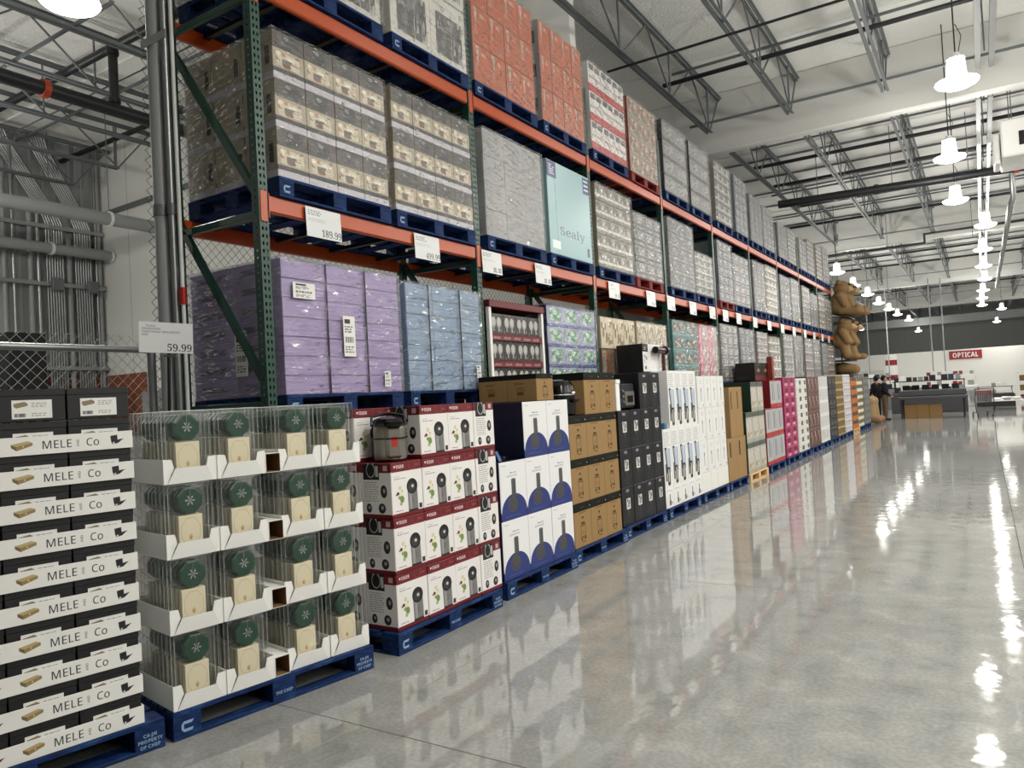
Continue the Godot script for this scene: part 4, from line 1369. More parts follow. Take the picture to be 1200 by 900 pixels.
func glass_display() -> void:
	# open display of boxed stemware: maroon lid, white corner posts, maroon tray fronts
	var y: float = LEVELS[0]
	level_count[0] += 1
	pallet("rack_blue", "blue wooden pallet under the maroon stemware display", at(0.03, y + 0.001, -3.18) * Transform3D(Basis.from_scale(Vector3(1, 1, 0.87)), Vector3.ZERO), "pallets on the rack beams")
	var o := thing("stemware_display", "display of boxed stem glasses with maroon lid and tray fronts", "display", at(0.02, y + 0.143, -3.18))
	var maroon := mat("maroon_card", Color(0.38, 0.07, 0.09), 0.5)
	var lid := MB.new()
	lid.box(Vector3(-1.0, 0.795, -0.53), Vector3(0.012, 0.865, 0.53), 0.004)
	part(o, "lid", lid.mesh(maroon))
	for z in [-0.505, 0.505]:
		for x in [0.0, -0.95]:
			var p := MB.new()
			p.box(Vector3(x - 0.04, 0, z - 0.022), Vector3(x, 0.795, z + 0.022), 0.003)
			part(o, "corner_post", p.mesh(M.white_card))
	var k := Ink.new(256, 256, Color(0.30, 0.29, 0.28))
	var g := RandomNumberGenerator.new()
	g.seed = 5
	k.rect(128, 0, 128, 256, Color(0.16, 0.15, 0.15))
	busy(k, 4, 6, 120, 244, [Color(0.22, 0.21, 0.21), Color(0.30, 0.29, 0.28), Color(0.4, 0.39, 0.38)], 12, g)
	for i in 2:
		k.ell(36 + i * 54, 110, 24, 70, Color(0.62, 0.62, 0.60))
		k.ell(36 + i * 54, 100, 18, 55, Color(0.72, 0.72, 0.70))
		k.rect(33 + i * 54, 178, 6, 50, Color(0.75, 0.75, 0.74))
	var gm := tmat("print_stemware", k.tex(), 0.25, 0.7)
	var cm := carton(0.235, 0.20, 0.45, gm)
	for r in 3:
		for c in 4:
			part(o, "glass_carton", cm, at(-0.03, 0.012 + r * 0.265, 0.36 - c * 0.24))
	# tray fronts with pale script
	var k2 := Ink.new(512, 40, Color(0.42, 0.07, 0.10))
	g.seed = 9
	for i in 5:
		# looping script strokes, unreadable at this size
		var x := 16.0 + i * 100
		for j in 5:
			k2.line(Vector2(x + j * 13, 30), Vector2(x + 8 + j * 13, 8 + g.randi() % 10), 3, Color(0.82, 0.70, 0.70))
			k2.line(Vector2(x + 8 + j * 13, 12), Vector2(x + 13 + j * 13, 30), 2, Color(0.82, 0.70, 0.70))
	var tm := tmat("print_tray_script", k2.tex(), 0.45)
	for r in 3:
		var b := MB.new()
		b.box(Vector3(-0.02, r * 0.265 - 0.055 + 0.265, -0.483), Vector3(-0.008, r * 0.265 + 0.262, 0.483), 0.0, {"all": Rect2(0, 0, 0.02, 0.1), "px": Rect2(0, 0, 1, 1)})
		if r < 2:
			part(o, "tray_front", b.mesh(tm))
	var sh := MB.new()
	for r in 3:
		sh.box(Vector3(-0.98, r * 0.265 + 0.0, -0.48), Vector3(-0.01, r * 0.265 + 0.01, 0.48))
	part(o, "shelf_tray", sh.mesh(maroon))

# ---------------------------------------------------------------- floor stacks, nearest first
func floor_stacks() -> void:
	jewelry_stack()
	ornament_stack()
	kettle_stack()
	speaker_stack()
	grinder_stack()
	black_stack()
	white_stack()
	tan_stack()
	ornament_sign()
func grid(called: String, category: String, noun: String, group: String, m: ArrayMesh, base: Transform3D, cols: int, rows: int, w: float, h: float, skip := [], turned := {}) -> void:
	# cols run from the near end (+z of base) away
	for r in rows:
		for c in cols:
			if [r, c] in skip:
				continue
			var t := base * at(rng.randf_range(-0.006, 0.0), r * h, -w * (c + 0.5))
			solo(called, "%s, %s, %s from near end" % [noun, row_name(r, rows), ordinal(c)], category, m, t, group)
func jewelry_stack() -> void:
	var T := Transform3D(Basis(Vector3.UP, -deg_to_rad(12.0)), Vector3(0.535, 0, 1.152))
	pallet("blue", "blue wooden pallet under the black jewelry box stack on the floor", T * at(0, 0, 0.612), "pallets on the floor along the aisle")
	var ln := 1.1
	var k := Ink.new(2048, 152, Color(0.89, 0.885, 0.87))
	var ink := Color(0.10, 0.10, 0.12)
	var ux := func(t: float) -> float: return 2048.0 * (1.0 - (t - 0.09) / ln)
	k.text("MELE", ux.call(0.470), 110, 68, ink, "Droid Sans", 1.02)
	k.text("AND", ux.call(0.322), 108, 20, Color(0.25, 0.25, 0.27), "Droid Sans", 1.1, false, -PI / 2)
	k.text("Co", ux.call(0.291), 110, 68, ink, "Droid Sans", 0.98)
	# little pictures: a gold box, a black box, a dark red box
	for q in [[0.592, Color(0.55, 0.47, 0.30), Color(0.70, 0.62, 0.44), 0], [0.188, Color(0.05, 0.05, 0.06), Color(0.10, 0.10, 0.11), 1], [0.715, Color(0.22, 0.04, 0.07), Color(0.30, 0.07, 0.10), 1]]:
		var x: float = ux.call(q[0])
		if q[3] == 0:
			k.poly(PackedVector2Array([Vector2(x, 58), Vector2(x + 120, 34), Vector2(x + 156, 50), Vector2(x + 40, 78)]), q[2])
			k.poly(PackedVector2Array([Vector2(x, 58), Vector2(x + 40, 78), Vector2(x + 40, 112), Vector2(x + 4, 84)]), q[1].darkened(0.25))
			k.poly(PackedVector2Array([Vector2(x + 40, 78), Vector2(x + 156, 50), Vector2(x + 156, 74), Vector2(x + 40, 112)]), q[1])
			k.rect(x + 84, 72, 10, 12, Color(0.85, 0.8, 0.6))
		else:
			k.poly(PackedVector2Array([Vector2(x, 36), Vector2(x + 56, 30), Vector2(x + 58, 74), Vector2(x + 4, 82)]), q[1])
			k.poly(PackedVector2Array([Vector2(x + 4, 82), Vector2(x + 58, 74), Vector2(x + 108, 66), Vector2(x + 62, 104), Vector2(x + 14, 112)]), q[2])
			k.poly(PackedVector2Array([Vector2(x + 20, 94), Vector2(x + 34, 92), Vector2(x + 30, 108), Vector2(x + 16, 110)]), Color(0.85, 0.85, 0.85))
	var tray_mat := tmat("print_jewelry_tray", k.tex(true), 0.5)
	var lp := Ink.new(128, 64, Color(0.88, 0.88, 0.87))
	var g := RandomNumberGenerator.new()
	g.seed = 3
	lp.poly(PackedVector2Array([Vector2(6, 12), Vector2(40, 6), Vector2(50, 12), Vector2(50, 20), Vector2(14, 28), Vector2(6, 22)]), Color(0.52, 0.46, 0.34))
	for i in 12:
		lp.rect(8 + i * 3, 46, g.randf_range(1, 2.6), 12, Color(0.12, 0.12, 0.12))
	lp.words(62, 10, 50, 3, 6, Color(0.6, 0.6, 0.6), g)
	lp.words(62, 46, 56, 2, 7, Color(0.55, 0.55, 0.55), g)
	var lab_mat := tmat("print_box_label", lp.tex(), 0.5)
	# tray: printed front, base, ends
	var fr := MB.new()
	fr.box(Vector3(-0.006, 0, 0), Vector3(0.0, 0.082, ln), 0.001, {"all": Rect2(0.97, 0.05, 0.01, 0.1), "px": Rect2(0, 0, 1, 1)})
	var fm := fr.mesh(tray_mat)
	var bs := MB.new()
	bs.box(Vector3(-0.44, 0, 0.0), Vector3(-0.006, 0.003, ln))
	for z in [0.0, ln - 0.004]:
		bs.box(Vector3(-0.44, 0.003, z), Vector3(-0.006, 0.082, z + 0.004))
	bs.box(Vector3(-0.444, 0, 0), Vector3(-0.44, 0.082, ln))
	var bm := bs.mesh(M.white_card)
	# jewelry box carton
	var bw := 0.268
	var body := MB.new()
	body.box(Vector3(-0.40, 0, -bw / 2 + 0.002), Vector3(-0.003, 0.118, bw / 2 - 0.002), 0.002)
	var lid := MB.new()
	lid.box(Vector3(-0.403, 0.112, -bw / 2), Vector3(0.0, 0.1425, bw / 2), 0.003)
	var lb := MB.new()
	lb.box(Vector3(-0.003, 0.012, -0.078), Vector3(-0.0018, 0.095, 0.078), 0.0, {"all": Rect2(0.9, 0.9, 0.02, 0.02), "px": Rect2(0, 0, 1, 1)})
	var bdm := body.mesh(M.black_card)
	var ldm := lid.mesh(M.black_card)
	var lbm := lb.mesh(lab_mat)
	for r in 11:
		var y := 0.1425 + r * 0.1472
		if r < 10:
			var t := thing("display_tray", "white printed cardboard tray in the black jewelry box stack, %s" % row_name(r, 10), "tray", T * at(-0.012 + rng.randf_range(-0.004, 0.004), y, 0.09), "printed trays of the jewelry box stack")
			part(t, "front_panel", fm)
			part(t, "base", bm)
		for c in 4:
			var o := thing("jewelry_box", "black jewelry box carton with white label, %s, %s from the ornament packs" % ["topmost layer" if r == 10 else row_name(r, 11), ordinal(c)], "carton", T * at(-0.024, y + 0.0036, 0.09 + 0.006 + bw / 2 + c * 0.2715), "black jewelry boxes stacked in trays")
			part(o, "body", bdm)
			part(o, "lid", ldm)
			part(o, "label", lbm)
func ornament_stack() -> void:
	var T := Transform3D(Basis(Vector3.UP, -deg_to_rad(10.0)), Vector3(0.752, 0, -0.086))
	pallet("blue", "blue wooden pallet under the green ornament packs on the floor", T * at(0, 0, 0.61), "pallets on the floor along the aisle")
	var w := 0.272
	var dp := 0.46
	# white display tray with a dipped front
	var tr := MB.new()
	tr.box(Vector3(-dp, 0, -w / 2), Vector3(-0.004, 0.003, w / 2))
	tr.box(Vector3(-dp - 0.003, 0, -w / 2), Vector3(-dp, 0.13, w / 2))
	var trm := tr.mesh(M.white_card)
	var sd := MB.new()
	sd.box(Vector3(-dp, 0.003, -0.0015), Vector3(0.0, 0.125, 0.0015), 0.0005)
	var sdm := sd.mesh(M.white_card)
	# front lip leans out a little between two corner flaps
	var lip := MB.new()
	var a := 0.018
	var lp := [Vector3(0.0, 0, w / 2 - a), Vector3(0.0, 0, -w / 2 + a), Vector3(0.012, 0.078, -w / 2 + 0.055), Vector3(0.012, 0.078, w / 2 - 0.055)]
	lip.poly(lp, Vector3(1, 0, 0))
	lip.poly([lp[0] - Vector3(0.003, 0, 0), lp[1] - Vector3(0.003, 0, 0), lp[2] - Vector3(0.003, 0, 0), lp[3] - Vector3(0.003, 0, 0)], Vector3(-1, 0, 0))
	lip.poly([lp[2], lp[3], lp[3] - Vector3(0.003, 0, 0), lp[2] - Vector3(0.003, 0, 0)], Vector3.UP)
	var lipm := lip.mesh(M.white_card)
	var flm := []
	for s in [-1.0, 1.0]:
		var fl := MB.new()
		var q := [Vector3(-0.001, 0, s * w / 2), Vector3(-0.001, 0, s * (w / 2 - a + 0.002)), Vector3(-0.001, 0.078, s * (w / 2 - 0.053)), Vector3(-0.001, 0.122, s * (w / 2 - 0.042)), Vector3(-0.001, 0.125, s * w / 2)]
		fl.poly(q, Vector3(1, 0, 0))
		var q2 := []
		for e in q:
			q2.append(e - Vector3(0.003, 0, 0))
		fl.poly(q2, Vector3(-1, 0, 0))
		flm.append(fl.mesh(M.white_card))
	# ornament pack: clear shell, green octagon, silver star, cream card
	var shell := MB.new()
	var sw := 0.225
	var shh := 0.362
	var sdp := 0.047
	shell.box(Vector3(-sdp, 0, -sw / 2), Vector3(0, shh, sw / 2), 0.004)
	var shm := shell.mesh(M.clear_shell)
	var rim := MB.new()
	for x in [-0.001, -sdp + 0.001]:
		for z in [-sw / 2, sw / 2]:
			rim.bar(Vector3(x, 0.005, z), Vector3(x, shh - 0.004, z), 0.0022, 0.0022)
		rim.bar(Vector3(x, shh, -sw / 2), Vector3(x, shh, sw / 2), 0.003, 0.003)
		rim.bar(Vector3(x, shh - 0.02, -sw / 2 + 0.022), Vector3(x, shh - 0.02, sw / 2 - 0.022), 0.0016, 0.0016)
	var rimm := rim.mesh(M.shell_rim)
	var oc := MB.new()
	var rad := 0.071
	var ring := []
	var inner := []
	for i in 8:
		var an := TAU * (i + 0.5) / 8
		ring.append(Vector2(cos(an) * rad, sin(an) * rad * 1.02))
		inner.append(Vector2(cos(an) * rad * 0.86, sin(an) * rad * 0.86 * 1.02))
	var cy := 0.276
	var top := []
	for i in 8:
		var p: Vector2 = ring[i]
		var q: Vector2 = ring[(i + 1) % 8]
		var pi2: Vector2 = inner[i]
		var qi: Vector2 = inner[(i + 1) % 8]
		oc.poly([Vector3(-0.034, cy + p.y, p.x), Vector3(-0.034, cy + q.y, q.x), Vector3(-0.007, cy + q.y, q.x), Vector3(-0.007, cy + p.y, p.x)], Vector3(0, p.y + q.y, p.x + q.x))
		oc.poly([Vector3(-0.007, cy + p.y, p.x), Vector3(-0.007, cy + q.y, q.x), Vector3(-0.004, cy + qi.y, qi.x), Vector3(-0.004, cy + pi2.y, pi2.x)], Vector3(1, 0, 0))
		top.append(Vector3(-0.004, cy + pi2.y, pi2.x))
	oc.poly(top, Vector3(1, 0, 0))
	var ocm := oc.mesh(M.green_pack)
	var star := MB.new()
	for i in 6:
		var an := TAU * i / 6
		var dv := Vector3(0, sin(an), cos(an))
		star.bar(Vector3(-0.0025, cy, 0) + dv * 0.004, Vector3(-0.0025, cy, 0) + dv * 0.027, 0.004, 0.003, Vector3.RIGHT)
		var e := dv * 0.015
		star.bar(Vector3(-0.0025, cy, 0) + e, Vector3(-0.0025, cy, 0) + e + Vector3(0, sin(an + 1.0), cos(an + 1.0)) * 0.009, 0.003, 0.003, Vector3.RIGHT)
	star.bar(Vector3(-0.003, cy + 0.02, 0), Vector3(-0.003, cy + 0.068, 0), 0.0015, 0.0015)
	var stm := star.mesh(M.silver)
	var ck := Ink.new(128, 128, Color(0.87, 0.83, 0.71))
	var oct := PackedVector2Array()
	for i in 9:
		oct.append(Vector2(64 + cos(TAU * (i + 0.5) / 8) * 56, 68 + sin(TAU * (i + 0.5) / 8) * 62))
	for i in 8:
		ck.line(oct[i], oct[i + 1], 1.6, Color(0.68, 0.60, 0.46))
	ck.ell(62, 92, 9, 11, Color(0.72, 0.58, 0.40))
	ck.ell(66, 84, 5, 6, Color(0.80, 0.70, 0.52))
	ck.words(44, 112, 40, 1, 5, Color(0.7, 0.62, 0.5), rng)
	var cm := tmat("print_ornament_card", ck.tex(), 0.5)
	var card := MB.new()
	card.box(Vector3(-0.036, 0.045, -0.062), Vector3(-0.005, 0.202, 0.062), 0.002, {"all": Rect2(0.02, 0.02, 0.02, 0.02), "px": Rect2(0, 0, 1, 1)})
	var cdm := card.mesh(cm)
	var zs := [1.074, 0.795, 0.424, 0.143]   # tray middles from the near end
	var proto: Node3D = null
	for r in 4:
		var y := 0.1425 + r * 0.3747
		for c in 4:
			var x := -0.006 if c < 2 else -0.03
			var where := "%s, %s from the jewelry boxes" % [row_name(r, 4), ordinal(c)]
			var t := thing("ornament_tray", "white display tray of green ornament packs, %s" % where, "tray", T * at(x, y, zs[c]), "white trays of the ornament stack")
			part(t, "base", trm)
			part(t, "side_wall", sdm, at(0, 0, w / 2))
			part(t, "side_wall", sdm, at(0, 0, -w / 2))
			part(t, "front_lip", lipm)
			part(t, "corner_flap", flm[0])
			part(t, "corner_flap", flm[1])
			for i in 9:
				var lab := "clear ornament pack, %s, tray in %s, %s column" % ["front one" if i == 0 else ordinal(i) + " from front", row_name(r, 4), ordinal(c)]
				var tt := T * at(x - 0.020 - i * 0.0485, y + 0.004, zs[c] + rng.randf_range(-0.004, 0.004))
				if proto == null:
					proto = thing("ornament_pack", lab, "ornament pack", tt, "green ornament packs in white trays")
					part(proto, "clear_shell", shm)
					part(proto, "shell_edge", rimm)
					var oo := part(proto, "green_box", ocm)
					part(oo, "star", stm)
					part(proto, "cream_card", cdm)
					proto.set_meta("called", "ornament_pack")
				else:
					copy_of(proto, lab, tt)
		# open spacer box between the second and third column
		var sp := thing("spacer_box", "open white spacer box with kraft inside between ornament trays, %s" % row_name(r, 4), "spacer", T * at(-0.012, y, 0.608), "spacers in the ornament stack")
		var ou := MB.new()
		var inn := MB.new()
		var hw := 0.044
		var hh := 0.104
		for s in [-1.0, 1.0]:
			ou.box(Vector3(-0.45, 0.003, s * hw - 0.001), Vector3(0, hh, s * hw + 0.001))
			inn.box(Vector3(-0.449, 0.004, s * (hw - 0.0025) - 0.001), Vector3(-0.001, hh - 0.003, s * (hw - 0.0025) + 0.001))
		ou.box(Vector3(-0.45, hh, -hw), Vector3(0, hh + 0.002, hw))
		ou.box(Vector3(-0.45, 0.0, -hw), Vector3(0, 0.002, hw))
		inn.box(Vector3(-0.449, 0.002, -hw + 0.003), Vector3(-0.001, 0.004, hw - 0.003))
		inn.box(Vector3(-0.449, hh - 0.003, -hw + 0.003), Vector3(-0.001, hh - 0.001, hw - 0.003))
		inn.box(Vector3(-0.452, 0.002, -hw), Vector3(-0.449, hh, hw))
		part(sp, "sleeve", ou.mesh(M.white_card))
		part(sp, "lining", inn.mesh(M.kraft))
	pallet_proto["ornament"] = proto
func ornament_sign() -> void:
	# price sign on a stand behind the ornament stack
	var s := price_sign("price_sign_stand", "large white price sign reading 59.99 on a black stand behind the ornaments", "59.99!", 0.335, 0.20)
	s.transform = Transform3D(Basis(Vector3.UP, PI / 2 - 0.28) * Basis(Vector3.BACK, -0.03), Vector3(-0.50, 2.125, 0.385))
	var p := MB.new()
	p.tube([Vector3(0.02, -0.09, -0.02), Vector3(0.02, -2.122, -0.02)], 0.011, 8)
	p.box(Vector3(-0.16, -2.124, -0.16), Vector3(0.16, -2.112, 0.12))
	p.box(Vector3(-0.01, -0.125, -0.03), Vector3(0.06, -0.11, -0.01))
	part(s, "stand", p.mesh(M.black_plastic))
func kettle_stack() -> void:
	var X := 0.745
	pallet("blue", "blue wooden pallet under the maroon and white kettle cartons", at(0.765, 0, -0.914), "pallets on the floor along the aisle")
	var mr := Color(0.40, 0.06, 0.10)
	var k := Ink.new(1024, 512, Color(0.88, 0.87, 0.86))
	var g := RandomNumberGenerator.new()
	g.seed = 12
	# front
	k.rect(0, 0, 512, 84, mr)
	k.rect(0, 478, 512, 34, mr)
	k.text("TIGER", 74, 52, 32, Color(0.92, 0.88, 0.88), "Droid Sans", 1.1, false, 0.0, 700)
	k.poly(PackedVector2Array([Vector2(38, 24), Vector2(66, 24), Vector2(60, 36), Vector2(66, 48), Vector2(52, 40), Vector2(44, 50)]), Color(0.92, 0.88, 0.88))
	k.ring(350, 30, 56, 46, 4, Color(0.62, 0.25, 0.27))
	k.rect(294, 0, 112, 4, mr)
	k.words(410, 30, 70, 2, 12, Color(0.70, 0.42, 0.42), g)
	k.words(40, 128, 130, 1, 10, Color(0.6, 0.6, 0.6), g)
	k.words(40, 148, 240, 1, 14, Color(0.35, 0.35, 0.36), g)
	# flowers
	for q in [[130, 240, 26, 22, Color(0.82, 0.78, 0.62)], [96, 290, 20, 16, Color(0.10, 0.08, 0.07)], [150, 296, 34, 22, Color(0.86, 0.84, 0.70)], [120, 330, 26, 18, Color(0.55, 0.60, 0.36)], [160, 350, 34, 34, Color(0.42, 0.52, 0.30)], [140, 390, 24, 18, Color(0.60, 0.68, 0.45)], [70, 300, 14, 10, Color(0.65, 0.30, 0.25)], [166, 270, 12, 10, Color(0.70, 0.62, 0.40)]]:
		k.ell(q[0], q[1], q[2], q[3], q[4])
	# the kettle
	k.poly(PackedVector2Array([Vector2(252, 250), Vector2(420, 250), Vector2(430, 470), Vector2(262, 470)]), Color(0.45, 0.45, 0.44))
	k.poly(PackedVector2Array([Vector2(280, 250), Vector2(320, 250), Vector2(326, 468), Vector2(290, 468)]), Color(0.58, 0.58, 0.57))
	k.ell(336, 240, 92, 74, Color(0.06, 0.06, 0.065))
	k.ell(330, 250, 60, 44, Color(0.20, 0.20, 0.20))
	k.ell(345, 240, 22, 16, Color(0.75, 0.75, 0.75))
	k.rect(262, 462, 168, 18, Color(0.07, 0.07, 0.07))
	k.rect(338, 350, 12, 60, Color(0.30, 0.30, 0.30))
	k.rect(446, 420, 50, 46, Color(0.16, 0.16, 0.16))
	k.words(40, 452, 180, 1, 14, Color(0.2, 0.2, 0.2), g)
	# side
	k.rect(512, 0, 512, 84, mr)
	k.rect(512, 478, 512, 34, mr)
	k.rect(560, 0, 270, 150, Color(0.05, 0.05, 0.055))
	k.ring(690, 60, 70, 66, 8, Color(0.75, 0.75, 0.75))
	k.rect(770, 18, 46, 104, Color(0.72, 0.72, 0.72))
	k.rect(900, 16, 72, 50, Color(0.75, 0.66, 0.66))
	k.words(570, 170, 260, 9, 22, Color(0.62, 0.62, 0.62), g)
	for q in [[900, 260, 54, 60], [640, 420, 44, 44], [860, 420, 60, 48]]:
		k.ell(q[0], q[1], q[2], q[3], Color(0.09, 0.09, 0.09))
		k.ell(q[0] + 6, q[1] - 6, q[2] * 0.4, q[3] * 0.4, Color(0.6, 0.6, 0.6))
	var m := tmat("print_kettle", k.tex(true), 0.42)
	var w := 0.316
	var h := 0.3625
	var d := 0.272
	var cm := carton(w - 0.003, h - 0.002, d, m)
	grid("kettle_carton", "carton", "maroon and white kettle carton facing the aisle", "maroon and white kettle cartons", cm, at(X, 0.1425, -0.335), 3, 4, w, h, [[3, 0]])
	# the last carton of each row stands turned, its side to the aisle
	for r in 4:
		solo("kettle_carton", "maroon and white kettle carton turned sideways at the far end, %s" % row_name(r, 4), "carton", cm, at(X - w / 2 - 0.001, 0.1425 + r * h, -1.286 - d, PI / 2), "maroon and white kettle cartons")
	# second column of cartons behind the near end
	for r in 4:
		for c in (1 if r < 3 else 2):
			solo("kettle_carton", "maroon and white kettle carton, %s, %s" % [row_name(r, 4), ["set back behind the near corner", "behind the steel kettle next to it"][c]], "carton", cm, at(X - d - 0.006 - (0.03 if r == 3 else 0.0), 0.1425 + r * h, -0.335 - w / 2 - c * w), "maroon and white kettle cartons")
	for r in 3:
		solo("kettle_carton", "maroon and white kettle carton, %s, in the third column back" % row_name(r, 4), "carton", cm, at(X - 2 * d - 0.016 - (0.03 if r == 3 else 0.0), 0.1425 + r * h, -0.335 - w / 2), "maroon and white kettle cartons")
	# display kettle standing in the empty place
	var o := thing("electric_kettle", "steel electric hot water kettle with black lid displayed on the cartons", "kettle", at(0.60, 0.1425 + 3 * h, -0.50, -0.6))
	var bd := MB.new()
	bd.lathe([Vector2(0.0, 0.0), Vector2(0.105, 0.0), Vector2(0.112, 0.015)], 28)
	part(o, "base", bd.mesh(M.black_plastic))
	var b2 := MB.new()
	b2.lathe([Vector2(0.110, 0.015), Vector2(0.112, 0.03), Vector2(0.108, 0.22), Vector2(0.104, 0.245)], 32)
	b2.box(Vector3(0.06, 0.02, -0.055), Vector3(0.128, 0.235, 0.055), 0.02)
	part(o, "body", b2.mesh(M.steel_pot))
	var ld := MB.new()
	ld.lathe([Vector2(0.112, 0.235), Vector2(0.116, 0.255), Vector2(0.100, 0.285), Vector2(0.05, 0.298), Vector2(0.0, 0.30)], 28)
	ld.box(Vector3(0.06, 0.225, -0.06), Vector3(0.155, 0.285, 0.06), 0.022)
	part(o, "lid", ld.mesh(M.black_gloss))
	var hd := MB.new()
	hd.tube([Vector3(0, 0.24, -0.118), Vector3(-0.03, 0.30, -0.11), Vector3(-0.05, 0.325, 0.0), Vector3(-0.03, 0.30, 0.11), Vector3(0, 0.24, 0.118)], 0.011, 8)
	part(o, "handle", hd.mesh(M.black_plastic))
	var st := MB.new()
	st.box(Vector3(0.1285, 0.10, -0.02), Vector3(0.1295, 0.165, 0.02))
	part(o, "red_sticker", st.mesh(mat("sticker_red", Color(0.75, 0.16, 0.12), 0.5)))
	var cb := MB.new()
	cb.lathe([Vector2(0.118, 0.150), Vector2(0.121, 0.150), Vector2(0.121, 0.160), Vector2(0.118, 0.160)], 28)
	cb.box(Vector3(0.10, 0.150, -0.06), Vector3(0.136, 0.160, 0.06), 0.002)
	part(o, "security_band", cb.mesh(M.black_plastic))
func speaker_stack() -> void:
	var X := 0.70
	pallet("blue", "blue wooden pallet under the blue and white boxes", at(0.72, 0, -2.275), "pallets on the floor along the aisle")
	var k := Ink.new(1024, 640, Color(0.88, 0.88, 0.885))
	var navy := Color(0.012, 0.04, 0.16)
	var g := RandomNumberGenerator.new()
	g.seed = 14
	k.rect(512, 0, 512, 640, navy)
	k.words(560, 300, 90, 1, 12, Color(0.4, 0.45, 0.6), g)
	k.words(40, 34, 90, 1, 14, Color(0.45, 0.55, 0.40), g)
	k.words(190, 120, 130, 1, 18, Color(0.25, 0.25, 0.28), g)
	k.words(130, 148, 250, 2, 14, Color(0.5, 0.5, 0.52), g)
	var bl := Color(0.13, 0.19, 0.44)
	k.ell(256, 560, 250, 200, bl)
	k.rect(0, 560, 512, 80, bl)
	k.rect(212, 200, 86, 250, Color(0.27, 0.28, 0.29))
	k.ell(255, 200, 43, 12, Color(0.36, 0.37, 0.38))
	k.rect(228, 202, 14, 240, Color(0.34, 0.35, 0.36))
	k.ell(232, 470, 96, 92, Color(0.20, 0.20, 0.215))
	k.ell(232, 470, 70, 66, Color(0.27, 0.26, 0.26))
	k.ring(228, 478, 88, 80, 4, Color(0.42, 0.42, 0.46))
	k.words(80, 600, 340, 1, 16, Color(0.30, 0.40, 0.66), g)
	var m := tmat("print_speaker", k.tex(true), 0.42)
	var w := 0.405
	var h := 0.477
	var cm := carton(w - 0.003, h - 0.002, 0.48, m)
	grid("blue_white_box", "carton", "blue and white box picturing a grey stick", "blue and white boxes", cm, at(X, 0.1425, -1.665), 3, 3, w, h, [[2, 0]])
	for r in 2:
		solo("blue_white_box", "navy sided box set back at the near end, %s" % row_name(r, 3), "carton", cm, at(X - 0.49, 0.1425 + r * h, -1.665 - w * 0.5), "blue and white boxes")
	# small remote stand left in the gap of the top row
	var o := thing("demo_card", "small blue card and dark control left in the gap of the top row", "card", at(0.64, 0.1425 + 2 * h, -1.78, 0.3))
	var a := MB.new()
	a.bar(Vector3(0, 0.002, 0), Vector3(-0.035, 0.085, 0), 0.075, 0.003, Vector3(1, 0, 0))
	part(o, "card", a.mesh(mat("card_blue", Color(0.30, 0.40, 0.62), 0.4)))
	var b := MB.new()
	b.box(Vector3(-0.06, 0.0, -0.17), Vector3(0.02, 0.035, -0.06), 0.01)
	part(o, "control", b.mesh(M.black_plastic))
